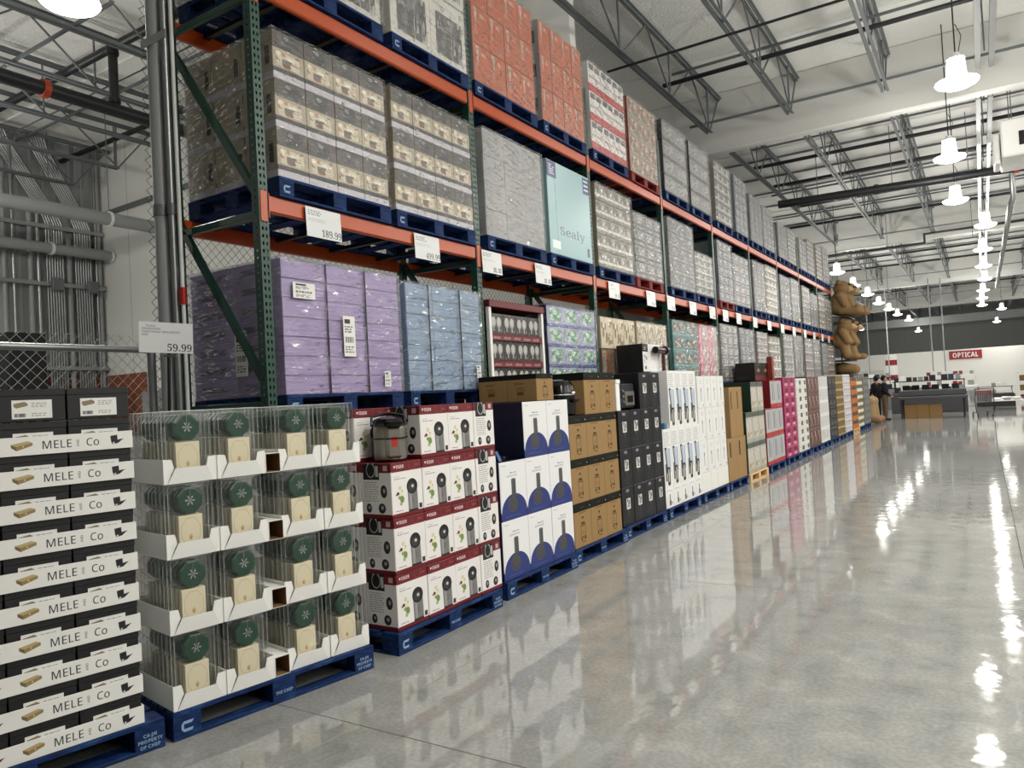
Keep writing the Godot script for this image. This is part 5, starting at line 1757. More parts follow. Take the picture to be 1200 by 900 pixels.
func grinder_stack() -> void:
	var X := 0.66
	pallet("blue", "blue wooden pallet under the brown kraft cartons", at(0.68, 0, -3.535), "pallets on the floor along the aisle")
	var k := Ink.new(768, 448, Color(0.575, 0.46, 0.305))
	var g := RandomNumberGenerator.new()
	g.seed = 15
	var dk := Color(0.12, 0.08, 0.045)
	k.rect(0, 0, 768, 80, Color(0.075, 0.080, 0.062))
	k.words(140, 34, 110, 1, 26, Color(0.24, 0.23, 0.16), g)
	k.rect(100, 92, 180, 8, Color(0.42, 0.30, 0.16))
	k.ell(372, 44, 7, 7, Color(0.85, 0.85, 0.85))
	k.rect(174, 138, 14, 22, dk)
	k.rect(192, 138, 16, 22, dk)
	# line drawing of the machine
	k.rect(148, 206, 92, 10, dk)
	k.rect(160, 196, 60, 8, dk)
	k.rect(140, 226, 108, 8, dk)
	for x in [140, 240]:
		k.rect(x, 232, 6, 120, dk)
	k.rect(150, 344, 96, 6, dk)
	k.rect(142, 356, 22, 30, dk)
	k.rect(224, 352, 24, 26, dk)
	k.rect(180, 362, 36, 6, dk)
	k.rect(160, 398, 80, 6, dk)
	k.rect(188, 310, 14, 4, dk)
	k.ring(194, 300, 14, 14, 3, Color(0.34, 0.24, 0.13))
	# side
	k.words(480, 140, 140, 2, 18, dk, g)
	k.words(500, 220, 120, 2, 14, dk, g)
	k.rect(500, 262, 130, 6, dk)
	k.rect(510, 290, 90, 60, Color(0.40, 0.28, 0.15))
	var m := tmat("print_grinder", k.tex(true), 0.75, 0.3)
	var w := 0.362
	var h := 0.4225
	var d := 0.405
	var cm := carton(w - 0.003, h - 0.002, d, m)
	grid("kraft_carton", "carton", "black-banded kraft carton facing the aisle", "brown kraft cartons with black bands", cm, at(X, 0.1425, -2.96), 3, 4, w, h, [[3, 0]])
	# two low cartons of the same kind laid on the blue and white boxes
	var flat := carton(0.30, 0.243, 0.308, m)
	for e in 2:
		solo("kraft_carton", "low brown kraft carton lying on the blue and white boxes, %s the aisle" % ["next to", "away from"][e], "carton", flat, at(0.684 - e * 0.312, 0.1425 + 3 * 0.477 + 0.001, -2.50), "brown kraft cartons with black bands")
	# black display machine in the empty place
	var o := thing("air_fryer", "glossy black round air fryer displayed on the kraft cartons", "air fryer", at(0.455, 0.1425 + 3 * h, -3.145))
	var b := MB.new()
	b.lathe([Vector2(0.0, 0.0), Vector2(0.15, 0.0), Vector2(0.165, 0.02), Vector2(0.172, 0.12), Vector2(0.168, 0.20)], 32)
	part(o, "body", b.mesh(M.black_gloss))
	var l := MB.new()
	l.lathe([Vector2(0.172, 0.20), Vector2(0.174, 0.225), Vector2(0.16, 0.30), Vector2(0.12, 0.345), Vector2(0.05, 0.36), Vector2(0.0, 0.362)], 32)
	part(o, "lid", l.mesh(M.black_gloss))
	var hh := MB.new()
	hh.box(Vector3(0.15, 0.13, -0.05), Vector3(0.215, 0.175, 0.05), 0.015)
	part(o, "handle", hh.mesh(M.black_plastic))
	var tr := MB.new()
	tr.lathe([Vector2(0.1745, 0.200), Vector2(0.1755, 0.203), Vector2(0.1755, 0.209), Vector2(0.1745, 0.212)], 32)
	part(o, "chrome_trim", tr.mesh(M.silver))
	var tg := MB.new()
	tg.box(Vector3(0.172, 0.215, -0.03), Vector3(0.178, 0.235, 0.03), 0.002)
	part(o, "badge", tg.mesh(M.white_metal))
func black_stack() -> void:
	var X := 0.63
	pallet("blue", "blue wooden pallet under the black slim cartons", at(0.65, 0, -4.80), "pallets on the floor along the aisle")
	var k := Ink.new(512, 448, Color(0.055, 0.062, 0.085))
	var g := RandomNumberGenerator.new()
	g.seed = 16
	k.rect(256, 0, 256, 448, Color(0.055, 0.062, 0.085))
	k.ell(126, 38, 34, 18, Color(0.62, 0.63, 0.66))
	k.ell(126, 38, 26, 12, Color(0.30, 0.32, 0.36))
	k.words(104, 34, 44, 1, 10, Color(0.85, 0.85, 0.86), g)
	k.rect(88, 130, 90, 128, Color(0.80, 0.80, 0.79))
	busy(k, 104, 140, 60, 108, [Color(0.72, 0.72, 0.71), Color(0.15, 0.15, 0.16), Color(0.4, 0.4, 0.4), Color(0.9, 0.9, 0.89), Color(0.10, 0.10, 0.10)], 16, g)
	k.rect(124, 258, 12, 44, Color(0.40, 0.41, 0.43))
	k.ell(130, 318, 12, 14, Color(0.22, 0.23, 0.25))
	k.words(60, 344, 130, 3, 12, Color(0.22, 0.23, 0.26), g)
	k.ell(130, 410, 14, 6, Color(0.34, 0.35, 0.38))
	k.words(300, 90, 150, 8, 26, Color(0.30, 0.31, 0.33), g)
	var m := tmat("print_black_slim", k.tex(), 0.35)
	var w := 0.322
	var h := 0.4225
	var cm := carton(w - 0.004, h - 0.002, 0.42, m)
	grid("slim_black_carton", "carton", "black carton with a small pale picture", "black cartons with pale pictures", cm, at(X, 0.1425, -4.155), 4, 4, w, h, [[3, 0], [3, 1]])
	for c in 2:
		solo("slim_black_carton", "black carton set back behind the steel appliance, %s" % ["nearer", "farther"][c], "carton", carton(w - 0.004, h - 0.002, 0.14, m), at(X - 0.44, 0.1425 + 3 * h, -4.155 - w * (c + 0.5)), "black cartons with pale pictures")
	# steel appliance and its packing on display
	var o := thing("countertop_appliance", "brushed steel countertop appliance with black panel displayed on black cartons", "appliance", at(X - 0.05, 0.1425 + 3 * h, -4.53))
	var b := MB.new()
	b.box(Vector3(-0.30, 0.02, -0.22), Vector3(0.0, 0.30, 0.16), 0.012)
	part(o, "body", b.mesh(mat("dark_steel", Color(0.22, 0.23, 0.25), 0.35, 0.6)))
	var dr := MB.new()
	dr.box(Vector3(0.0, 0.05, -0.20), Vector3(0.012, 0.21, 0.06), 0.004)
	part(o, "door", dr.mesh(M.steel_pot))
	var wd := MB.new()
	wd.box(Vector3(0.012, 0.085, -0.15), Vector3(0.016, 0.16, 0.0), 0.002)
	part(o, "window", wd.mesh(M.black_gloss))
	for y in [0.08, 0.14, 0.20]:
		var kn := MB.new()
		kn.box(Vector3(0.0, y, 0.09), Vector3(0.018, y + 0.03, 0.125), 0.004)
		part(o, "knob", kn.mesh(M.silver))
	var ft := MB.new()
	for z in [-0.18, 0.12]:
		ft.box(Vector3(-0.28, 0.0, z - 0.02), Vector3(-0.02, 0.02, z + 0.02))
	part(o, "foot", ft.mesh(M.black_plastic))
	var sb := MB.new()
	sb.box(Vector3(-0.05, 0, -0.05), Vector3(0.0, 0.30, 0.05), 0.004)
	sb.box(Vector3(-0.05, 0.301, -0.05), Vector3(0.01, 0.345, 0.06), 0.004)
	solo("white_packing_block", "pale narrow packing block beside the steel appliance", "packing", sb.mesh(M.white_card), at(X - 0.02, 0.1425 + 3 * h, -4.235))
	# the hair dryer carton on top of the stack
	var q := Ink.new(512, 256, Color(0.87, 0.865, 0.86))
	q.rect(256, 0, 256, 256, Color(0.012, 0.012, 0.016))
	q.rect(0, 0, 72, 72, Color(0.13, 0.13, 0.13))
	q.words(18, 30, 40, 2, 16, Color(0.8, 0.8, 0.8), g)
	busy(q, 14, 100, 40, 90, [Color(0.84, 0.84, 0.83), Color(0.12, 0.12, 0.13), Color(0.4, 0.4, 0.4)], 10, g)
	q.rect(20, 206, 24, 30, Color(0.3, 0.3, 0.3))
	var dm := tmat("print_dryer", q.tex(), 0.4)
	solo("hair_dryer_carton", "black and white hair dryer carton standing on the cartons", "carton", carton(0.60, 0.355, 0.36, dm), at(0.42, 1.8585, -5.78))
	var hd := thing("hair_dryer", "purple and black hair dryer standing against its white carton", "hair dryer", at(0.485, 1.8585, -5.96))
	var bb := MB.new()
	bb.tube([Vector3(0, 0.275, 0.17), Vector3(0, 0.275, -0.14)], 0.042, 16)
	part(hd, "barrel", bb.mesh(mat("purple", Color(0.22, 0.045, 0.14), 0.35)))
	var nz := MB.new()
	nz.tube([Vector3(0, 0.275, 0.16), Vector3(0, 0.275, 0.22)], 0.046, 16)
	nz.tube([Vector3(0, 0.275, -0.10), Vector3(0, 0.275, -0.165)], 0.060, 16)
	part(hd, "nozzle", nz.mesh(M.black_plastic))
	var hg := MB.new()
	hg.tube([Vector3(0, 0.25, -0.06), Vector3(0, 0.0, -0.05)], 0.024, 12)
	part(hd, "grip", hg.mesh(M.purple))
func white_stack() -> void:
	var X := 0.63
	pallet("blue", "blue wooden pallet under the tall white hair tool boxes", at(0.65, 0, -6.10), "pallets on the floor along the aisle")
	pallet("blue", "blue wooden pallet under the small white boxes", at(0.65, 0, -7.46), "pallets on the floor along the aisle")
	var g := RandomNumberGenerator.new()
	g.seed = 17
	var k := Ink.new(384, 512, Color(0.88, 0.88, 0.875))
	k.rect(192, 0, 192, 512, Color(0.88, 0.88, 0.875))
	k.words(14, 26, 150, 7, 18, Color(0.66, 0.66, 0.66), g)
	k.rect(52, 168, 100, 210, Color(0.62, 0.68, 0.76))
	k.rect(84, 172, 40, 200, Color(0.72, 0.77, 0.83))
	k.line(Vector2(30, 160), Vector2(70, 380), 22, Color(0.14, 0.15, 0.17))
	k.ell(44, 164, 26, 12, Color(0.14, 0.15, 0.17))
	k.rect(20, 300, 36, 150, Color(0.30, 0.30, 0.27))
	k.rect(66, 330, 64, 150, Color(0.13, 0.13, 0.12))
	k.ell(98, 478, 32, 14, Color(0.13, 0.13, 0.12))
	k.rect(88, 350, 20, 110, Color(0.80, 0.79, 0.75))
	k.rect(188, 0, 4, 512, Color(0.70, 0.70, 0.70))
	var m := tmat("print_hair_tool", k.tex(), 0.42)
	var w := 0.283
	var top := carton(0.272 - 0.003, 0.735, 0.45, m)
	var mid := carton(w - 0.003, 0.735, 0.45, m)
	var k2 := Ink.new(192, 192, Color(0.87, 0.87, 0.865))
	k2.rect(96, 0, 96, 192, Color(0.87, 0.87, 0.865))
	k2.words(10, 12, 70, 2, 9, Color(0.66, 0.66, 0.66), g)
	k2.rect(42, 60, 10, 80, Color(0.35, 0.36, 0.38))
	k2.rect(38, 120, 20, 50, Color(0.22, 0.22, 0.22))
	k2.ell(70, 150, 8, 12, Color(0.72, 0.55, 0.52))
	var m2 := tmat("print_hair_tool_base", k2.tex(), 0.45)
	var low := carton(w - 0.003, 0.243, 0.45, m2)
	for c in 5:
		solo("hair_tool_box", "low white box under the tall hair tool boxes, %s from the near end" % ordinal(c), "carton", low, at(X, 0.1425, -5.45 - w * (c + 0.5)), "white hair tool boxes")
		solo("hair_tool_box", "tall white hair tool box in the middle row, %s from the near end" % ordinal(c), "carton", mid, at(X, 0.3865, -5.45 - w * (c + 0.5)), "white hair tool boxes")
	for c in 4:
		solo("hair_tool_box", "tall white hair tool box in the top row, %s from the near end" % ordinal(c), "carton", top, at(X, 1.1225, -5.72 - 0.272 * (c + 0.5)), "white hair tool boxes")
	# a clip and a blue tag lie in the corner the top row leaves free
	var o := thing("hair_clip", "small pale hair clip with blue tag on the middle row", "clip", at(X - 0.06, 1.1235, -5.58))
	var a := MB.new()
	a.box(Vector3(-0.03, 0.0, -0.06), Vector3(0.05, 0.075, 0.02), 0.006)
	part(o, "tag", a.mesh(mat("tag_blue", Color(0.25, 0.42, 0.55), 0.4)))
	# small white boxes
	var k3 := Ink.new(256, 256, Color(0.87, 0.87, 0.865))
	k3.rect(128, 0, 128, 256, Color(0.87, 0.87, 0.865))
	k3.rect(122, 0, 3, 256, Color(0.60, 0.60, 0.60))
	k3.rect(62, 92, 7, 110, Color(0.30, 0.31, 0.33))
	k3.rect(57, 100, 16, 22, Color(0.42, 0.43, 0.45))
	k3.words(44, 30, 50, 3, 12, Color(0.72, 0.72, 0.72), g)
	k3.ell(100, 236, 9, 7, Color(0.45, 0.45, 0.45))
	var m3 := tmat("print_white_small", k3.tex(), 0.42)
	var h3 := 0.455
	grid("small_white_box", "carton", "white box with a slim tool picture", "small white boxes", carton(0.309, h3 - 0.003, 0.45, m3), at(X, 0.4225, -6.87), 4, 3, 0.312, h3)
	var pl := mat("plain_white_card", Color(0.86, 0.855, 0.83), 0.55)
	for c in 3:
		var ww: float = [0.40, 0.30, 0.54][c]
		var z: float = [-6.87, -7.275, -7.58][c]
		solo("plain_white_box", "plain white box at the bottom under the small boxes, %s from near end" % ordinal(c), "carton", carton(ww - 0.006, 0.277, 0.45, pl), at(X, 0.1425, z - ww / 2), "plain white boxes")
func tan_stack() -> void:
	var X := 0.64
	pallet("blue", "blue wooden pallet under the plain tan cartons", at(0.66, 0, -8.635) * Transform3D(Basis.from_scale(Vector3(1, 1, 0.86)), Vector3.ZERO), "pallets on the floor along the aisle")
	var k := Ink.new(192, 256, Color(0.57, 0.46, 0.31))
	k.rect(96, 0, 96, 256, Color(0.57, 0.46, 0.31))
	k.rect(20, 22, 11, 90, Color(0.08, 0.06, 0.04))
	k.rect(150, 90, 14, 70, Color(0.75, 0.72, 0.66))
	k.words(110, 60, 60, 6, 18, Color(0.16, 0.12, 0.08), rng)
	var m := tmat("print_tan", k.tex(), 0.75, 0.3)
	var a := carton(0.51, 0.66, 0.5, m)
	for c in 2:
		solo("tan_carton", "plain tan carton with a black bar, bottom row, %s" % ["nearer", "farther"][c], "carton", a, at(X, 0.1425, -8.12 - 0.515 * (c + 0.5)), "plain tan cartons")
	var b := carton(0.36, 0.80, 0.45, m)
	for c in 2:
		solo("tan_carton", "plain tan carton with a black bar, top row, %s" % ["nearer", "farther"][c], "carton", b, at(X - 0.02, 0.8045, -8.42 - 0.363 * (c + 0.5)), "plain tan cartons")

# ---------------------------------------------------------------- farther floor stacks
func far_stack(called: String, noun: String, pal: String, z0: float, z1: float, top: float, m: Material, cols: int, rows: int, X := 0.66, skip := []) -> void:
	pallet(pal, "%s wooden pallet on the floor under the %s" % [{"blue": "blue", "raw": "pale raw"}[pal], noun], at(X + 0.02, 0, (z0 + z1) / 2) * Transform3D(Basis.from_scale(Vector3(0.61, 1, minf(1.0, (absf(z1 - z0) + 0.04) / 1.219))), Vector3.ZERO), "pallets on the floor along the aisle")
	var w := absf(z1 - z0) / cols
	var h := (top - 0.1425) / rows
	var cm := carton(w - 0.006, h - 0.003, 0.6, m, 0.005)
	grid(called, "carton", noun, noun, cm, at(X, 0.1425, z0), cols, rows, w, h, skip)
func far_floor_stacks() -> void:
	var grn := print_tex("print_green_white", Color(0.66, 0.66, 0.62), Color(0.05, 0.16, 0.10), 61, {"bands": [[0.0, 0.16, Color(0.30, 0.34, 0.31)], [0.88, 1.0, Color(0.60, 0.60, 0.54)]], "pics": [[0.10, 0.22, 0.8, 0.62, [Color(0.72, 0.70, 0.66), Color(0.62, 0.66, 0.60), Color(0.78, 0.72, 0.68), Color(0.60, 0.52, 0.40)], 14]]}, 128)
	far_stack("curtain_pack", "grey and green striped pack", "raw", -9.19, -10.40, 1.68, grn, 3, 3, 0.66, [[2, 0]])
	var red := print_tex("print_red_white_pack", Color(0.66, 0.66, 0.67), Color(0.42, 0.03, 0.06), 62, {"bands": [[0.86, 1.0, Color(0.66, 0.18, 0.18)], [0.0, 0.03, Color(0.5, 0.05, 0.08)]], "pics": [[0.30, 0.12, 0.14, 0.62, [Color(0.36, 0.38, 0.40), Color(0.5, 0.5, 0.52)], 5], [0.60, 0.12, 0.10, 0.62, [Color(0.5, 0.5, 0.52), Color(0.42, 0.42, 0.44)], 4]]}, 128)
	far_stack("red_pack", "red and silver pictured pack", "blue", -10.52, -11.88, 1.70, red, 3, 3, 0.66, [[2, 0]])
	var pnk := print_tex("print_hot_pink", Color(0.60, 0.17, 0.36), Color(0.45, 0.07, 0.24), 63, {"pics": [[0.22, 0.08, 0.5, 0.50, [Color(0.40, 0.02, 0.16), Color(0.5, 0.04, 0.22)], 5]], "ells": [[0.45, 0.74, 0.24, 0.16, Color(0.86, 0.66, 0.74)], [0.40, 0.72, 0.14, 0.08, Color(0.80, 0.42, 0.56)]]}, 128)
	far_stack("pink_pack", "hot pink pack", "blue", -12.05, -13.15, 1.75, pnk, 2, 8)
	var wbk := print_tex("print_white_black", Color(0.80, 0.80, 0.78), Color(0.5, 0.48, 0.46), 64, {"pics": [[0.55, 0.25, 0.38, 0.55, [Color(0.26, 0.25, 0.24), Color(0.4, 0.38, 0.36), Color(0.55, 0.53, 0.5)], 8]], "words": [[0.1, 0.3, 0.3, 4, Color(0.6, 0.5, 0.5)]]}, 128)
	far_stack("white_black_box", "white box with a dark picture", "blue", -13.25, -14.35, 1.72, wbk, 2, 9)
	var rbr := print_tex("print_red_brown", Color(0.36, 0.27, 0.25), Color(0.28, 0.2, 0.18), 65, {"pics": [[0.1, 0.15, 0.8, 0.7, [Color(0.40, 0.16, 0.15), Color(0.5, 0.42, 0.38), Color(0.30, 0.24, 0.22), Color(0.66, 0.60, 0.56)], 16]]}, 128)
	far_stack("brown_red_box", "brown and dark red box", "blue", -14.45, -15.75, 1.76, rbr, 3, 4)
	var whs := print_tex("print_white_slim", Color(0.76, 0.76, 0.75), Color(0.5, 0.5, 0.49), 66, {"pics": [[0.35, 0.1, 0.3, 0.65, [Color(0.70, 0.70, 0.69), Color(0.50, 0.50, 0.49), Color(0.82, 0.82, 0.8)], 8]], "bands": [[0.82, 1.0, Color(0.84, 0.84, 0.82)]]}, 128)
	far_stack("slim_white_box", "slim white pack with a pale band", "blue", -15.85, -17.05, 1.75, whs, 4, 5)
	var blk := print_tex("print_charcoal", Color(0.14, 0.14, 0.155), Color(0.08, 0.08, 0.09), 67, {"bands": [[0.0, 0.12, Color(0.05, 0.05, 0.05)]], "pics": [[0.2, 0.25, 0.6, 0.5, [Color(0.2, 0.2, 0.21), Color(0.3, 0.3, 0.32), Color(0.45, 0.44, 0.46)], 8]]}, 64)
	far_stack("charcoal_box", "charcoal box with a grey picture", "blue", -17.15, -18.2, 1.75, blk, 2, 6)
	var gld := print_tex("print_gold", Color(0.50, 0.41, 0.22), Color(0.3, 0.24, 0.12), 68, {"bands": [[0.84, 1.0, Color(0.68, 0.60, 0.40)]], "pics": [[0.1, 0.1, 0.8, 0.6, [Color(0.42, 0.33, 0.16), Color(0.58, 0.48, 0.28), Color(0.35, 0.28, 0.14)], 8]]}, 64)
	far_stack("gold_box", "dull gold box", "blue", -18.3, -19.5, 1.77, gld, 3, 8)
	var dot := print_tex("print_white_purple_dots", Color(0.78, 0.77, 0.78), Color(0.5, 0.48, 0.5), 69, {"ells": [[0.3, 0.35, 0.13, 0.13, Color(0.30, 0.24, 0.36)], [0.7, 0.35, 0.13, 0.13, Color(0.36, 0.28, 0.40)], [0.3, 0.75, 0.10, 0.08, Color(0.55, 0.5, 0.6)], [0.7, 0.75, 0.10, 0.08, Color(0.55, 0.5, 0.6)]]}, 64)
	far_stack("dotted_white_box", "white box with purple dots", "blue", -19.6, -20.85, 1.80, dot, 3, 9)
	var ora := print_tex("print_orange_tray", Color(0.72, 0.40, 0.10), Color(0.40, 0.25, 0.16), 70, {"bands": [[0.0, 0.45, Color(0.30, 0.24, 0.20)]], "pics": [[0.0, 0.02, 0.95, 0.4, [Color(0.30, 0.22, 0.18), Color(0.5, 0.4, 0.3), Color(0.2, 0.2, 0.16)], 10]]}, 64)
	far_stack("orange_tray", "orange fronted goods tray", "raw", -21.0, -22.2, 1.72, ora, 1, 6)
	var whf := print_tex("print_cream_tray", Color(0.84, 0.82, 0.74), Color(0.5, 0.48, 0.42), 71, {"bands": [[0.0, 0.55, Color(0.42, 0.38, 0.28)]], "pics": [[0.05, 0.05, 0.9, 0.45, [Color(0.40, 0.36, 0.26), Color(0.6, 0.56, 0.44), Color(0.3, 0.28, 0.2)], 10]]}, 64)
	far_stack("cream_tray", "cream fronted goods tray", "blue", -22.3, -23.5, 1.70, whf, 2, 7)
	var gry := print_tex("print_grey_pack", Color(0.40, 0.40, 0.40), Color(0.25, 0.25, 0.25), 72, {"pics": [[0.1, 0.1, 0.8, 0.8, [Color(0.45, 0.45, 0.44), Color(0.3, 0.3, 0.3), Color(0.6, 0.6, 0.6), Color(0.2, 0.22, 0.24)], 16]]}, 64)
	far_stack("grey_pack", "grey cosmetics pack", "blue", -23.7, -25.2, 1.72, gry, 3, 7)
	# dark gift cartons on top of the red packs
	var lampb := print_tex("print_black_red_lamps", Color(0.05, 0.035, 0.035), Color(0.04, 0.02, 0.02), 73, {"ells": [[0.5, 0.42, 0.2, 0.10, Color(0.62, 0.42, 0.30)], [0.5, 0.34, 0.12, 0.06, Color(0.5, 0.3, 0.2)]], "bands": [[0.72, 1.0, Color(0.36, 0.05, 0.06)]], "words": [[0.3, 0.12, 0.4, 1, Color(0.7, 0.7, 0.7)]]}, 128)
	for c in 2:
		solo("gift_carton", "black and dark red gift carton on the packs, %s of two" % ["nearer", "farther"][c], "carton", carton(0.52, 0.34, 0.36, lampb), at(0.45, 1.702, -10.72 - 0.53 * (c + 0.5) - 0.05), "dark gift cartons")
	var tallr := MB.new()
	tallr.box(Vector3(-0.1, 0, -0.08), Vector3(0, 0.46, 0.08), 0.006)
	solo("tall_red_carton", "tall narrow rust red carton beside the dark gift cartons", "carton", tallr.mesh(mat("rust_red", Color(0.46, 0.14, 0.09), 0.5)), at(0.55, 1.702, -11.78))

# ---------------------------------------------------------------- soft bodies: smooth union of tapered capsules, meshed as surface nets
func sd_bone(p: Vector3, b: Array) -> float:
	var a: Vector3 = b[0]
	var d: Vector3 = b[1] - a
	var t := clampf((p - a).dot(d) / maxf(d.length_squared(), 1e-9), 0.0, 1.0)
	return (p - a - d * t).length() - lerpf(b[2], b[3], t)
func body_mesh(bones: Array, cell: float, soft: float, rough := 0.8) -> ArrayMesh:
	# bone: [from, to, radius, radius, colour (linear)]
	var lo := Vector3(1e9, 1e9, 1e9)
	var hi := -lo
	for b in bones:
		var r: float = maxf(b[2], b[3]) + cell * 2
		for e in 2:
			lo = lo.min(b[e] - Vector3.ONE * r)
			hi = hi.max(b[e] + Vector3.ONE * r)
	var n := Vector3i(((hi - lo) / cell).ceil()) + Vector3i.ONE
	var f := PackedFloat32Array()
	f.resize(n.x * n.y * n.z)
	f.fill(1.0)
	for b in bones:
		var r: float = maxf(b[2], b[3]) + cell * 2 + soft
		var l := Vector3i(((Vector3(b[0]).min(b[1]) - Vector3.ONE * r - lo) / cell).floor()).clamp(Vector3i.ZERO, n - Vector3i.ONE)
		var h := Vector3i(((Vector3(b[0]).max(b[1]) + Vector3.ONE * r - lo) / cell).ceil()).clamp(Vector3i.ZERO, n - Vector3i.ONE)
		for z in range(l.z, h.z + 1):
			for y in range(l.y, h.y + 1):
				for x in range(l.x, h.x + 1):
					var i := (z * n.y + y) * n.x + x
					var d := sd_bone(lo + Vector3(x, y, z) * cell, b)
					var c := f[i]
					var k := maxf(soft - absf(c - d), 0.0) / soft
					f[i] = minf(c, d) - k * k * soft * 0.25
	var at_cell := {}
	var v := PackedVector3Array()
	var nn := PackedVector3Array()
	var cc := PackedColorArray()
	var ix := PackedInt32Array()
	for z in n.z - 1:
		for y in n.y - 1:
			for x in n.x - 1:
				var s := Vector3()
				var cnt := 0
				var val := []
				for k in 8:
					val.append(f[((z + (k >> 2)) * n.y + y + ((k >> 1) & 1)) * n.x + x + (k & 1)])
				for e in [[0, 1], [2, 3], [4, 5], [6, 7], [0, 2], [1, 3], [4, 6], [5, 7], [0, 4], [1, 5], [2, 6], [3, 7]]:
					var p: float = val[e[0]]
					var q: float = val[e[1]]
					if (p < 0.0) != (q < 0.0):
						var t := p / (p - q)
						var a := Vector3(e[0] & 1, (e[0] >> 1) & 1, e[0] >> 2)
						var b := Vector3(e[1] & 1, (e[1] >> 1) & 1, e[1] >> 2)
						s += a.lerp(b, t)
						cnt += 1
				if cnt == 0:
					continue
				var pos := lo + (Vector3(x, y, z) + s / cnt) * cell
				at_cell[(z * n.y + y) * n.x + x] = v.size()
				v.append(pos)
				nn.append(Vector3(val[1] + val[3] + val[5] + val[7] - val[0] - val[2] - val[4] - val[6], val[2] + val[3] + val[6] + val[7] - val[0] - val[1] - val[4] - val[5], val[4] + val[5] + val[6] + val[7] - val[0] - val[1] - val[2] - val[3]).normalized())
				var best := 1e9
				var col := Color.WHITE
				for b in bones:
					var d := sd_bone(pos, b)
					if d < best:
						best = d; col = b[4]
				cc.append(col)
	var stride := [1, n.x, n.x * n.y]
	for z in range(1, n.z - 1):
		for y in range(1, n.y - 1):
			for x in range(1, n.x - 1):
				var i := (z * n.y + y) * n.x + x
				for ax in 3:
					var p := f[i]
					var q := f[i + stride[ax]]
					if (p < 0.0) == (q < 0.0):
						continue
					var u: int = stride[(ax + 1) % 3]
					var w: int = stride[(ax + 2) % 3]
					if not (at_cell.has(i) and at_cell.has(i - u) and at_cell.has(i - w) and at_cell.has(i - u - w)):
						continue
					var a: int = at_cell[i]
					var b: int = at_cell[i - u]
					var c: int = at_cell[i - u - w]
					var d: int = at_cell[i - w]
					if p < 0.0:
						ix.append_array(PackedInt32Array([a, c, b, a, d, c]))
					else:
						ix.append_array(PackedInt32Array([a, b, c, a, c, d]))
	var arr := []
	arr.resize(Mesh.ARRAY_MAX)
	arr[Mesh.ARRAY_VERTEX] = v
	arr[Mesh.ARRAY_NORMAL] = nn
	arr[Mesh.ARRAY_COLOR] = cc
	arr[Mesh.ARRAY_INDEX] = ix
	var am := ArrayMesh.new()
	am.add_surface_from_arrays(Mesh.PRIMITIVE_TRIANGLES, arr)
	var m := mat("soft_body", Color.WHITE, rough, 0.0, 0.3)
	m.vertex_color_use_as_albedo = true
	am.surface_set_material(0, m)
	return am
func lin(r: float, g: float, b: float) -> Color:
	return Color(r, g, b).srgb_to_linear()
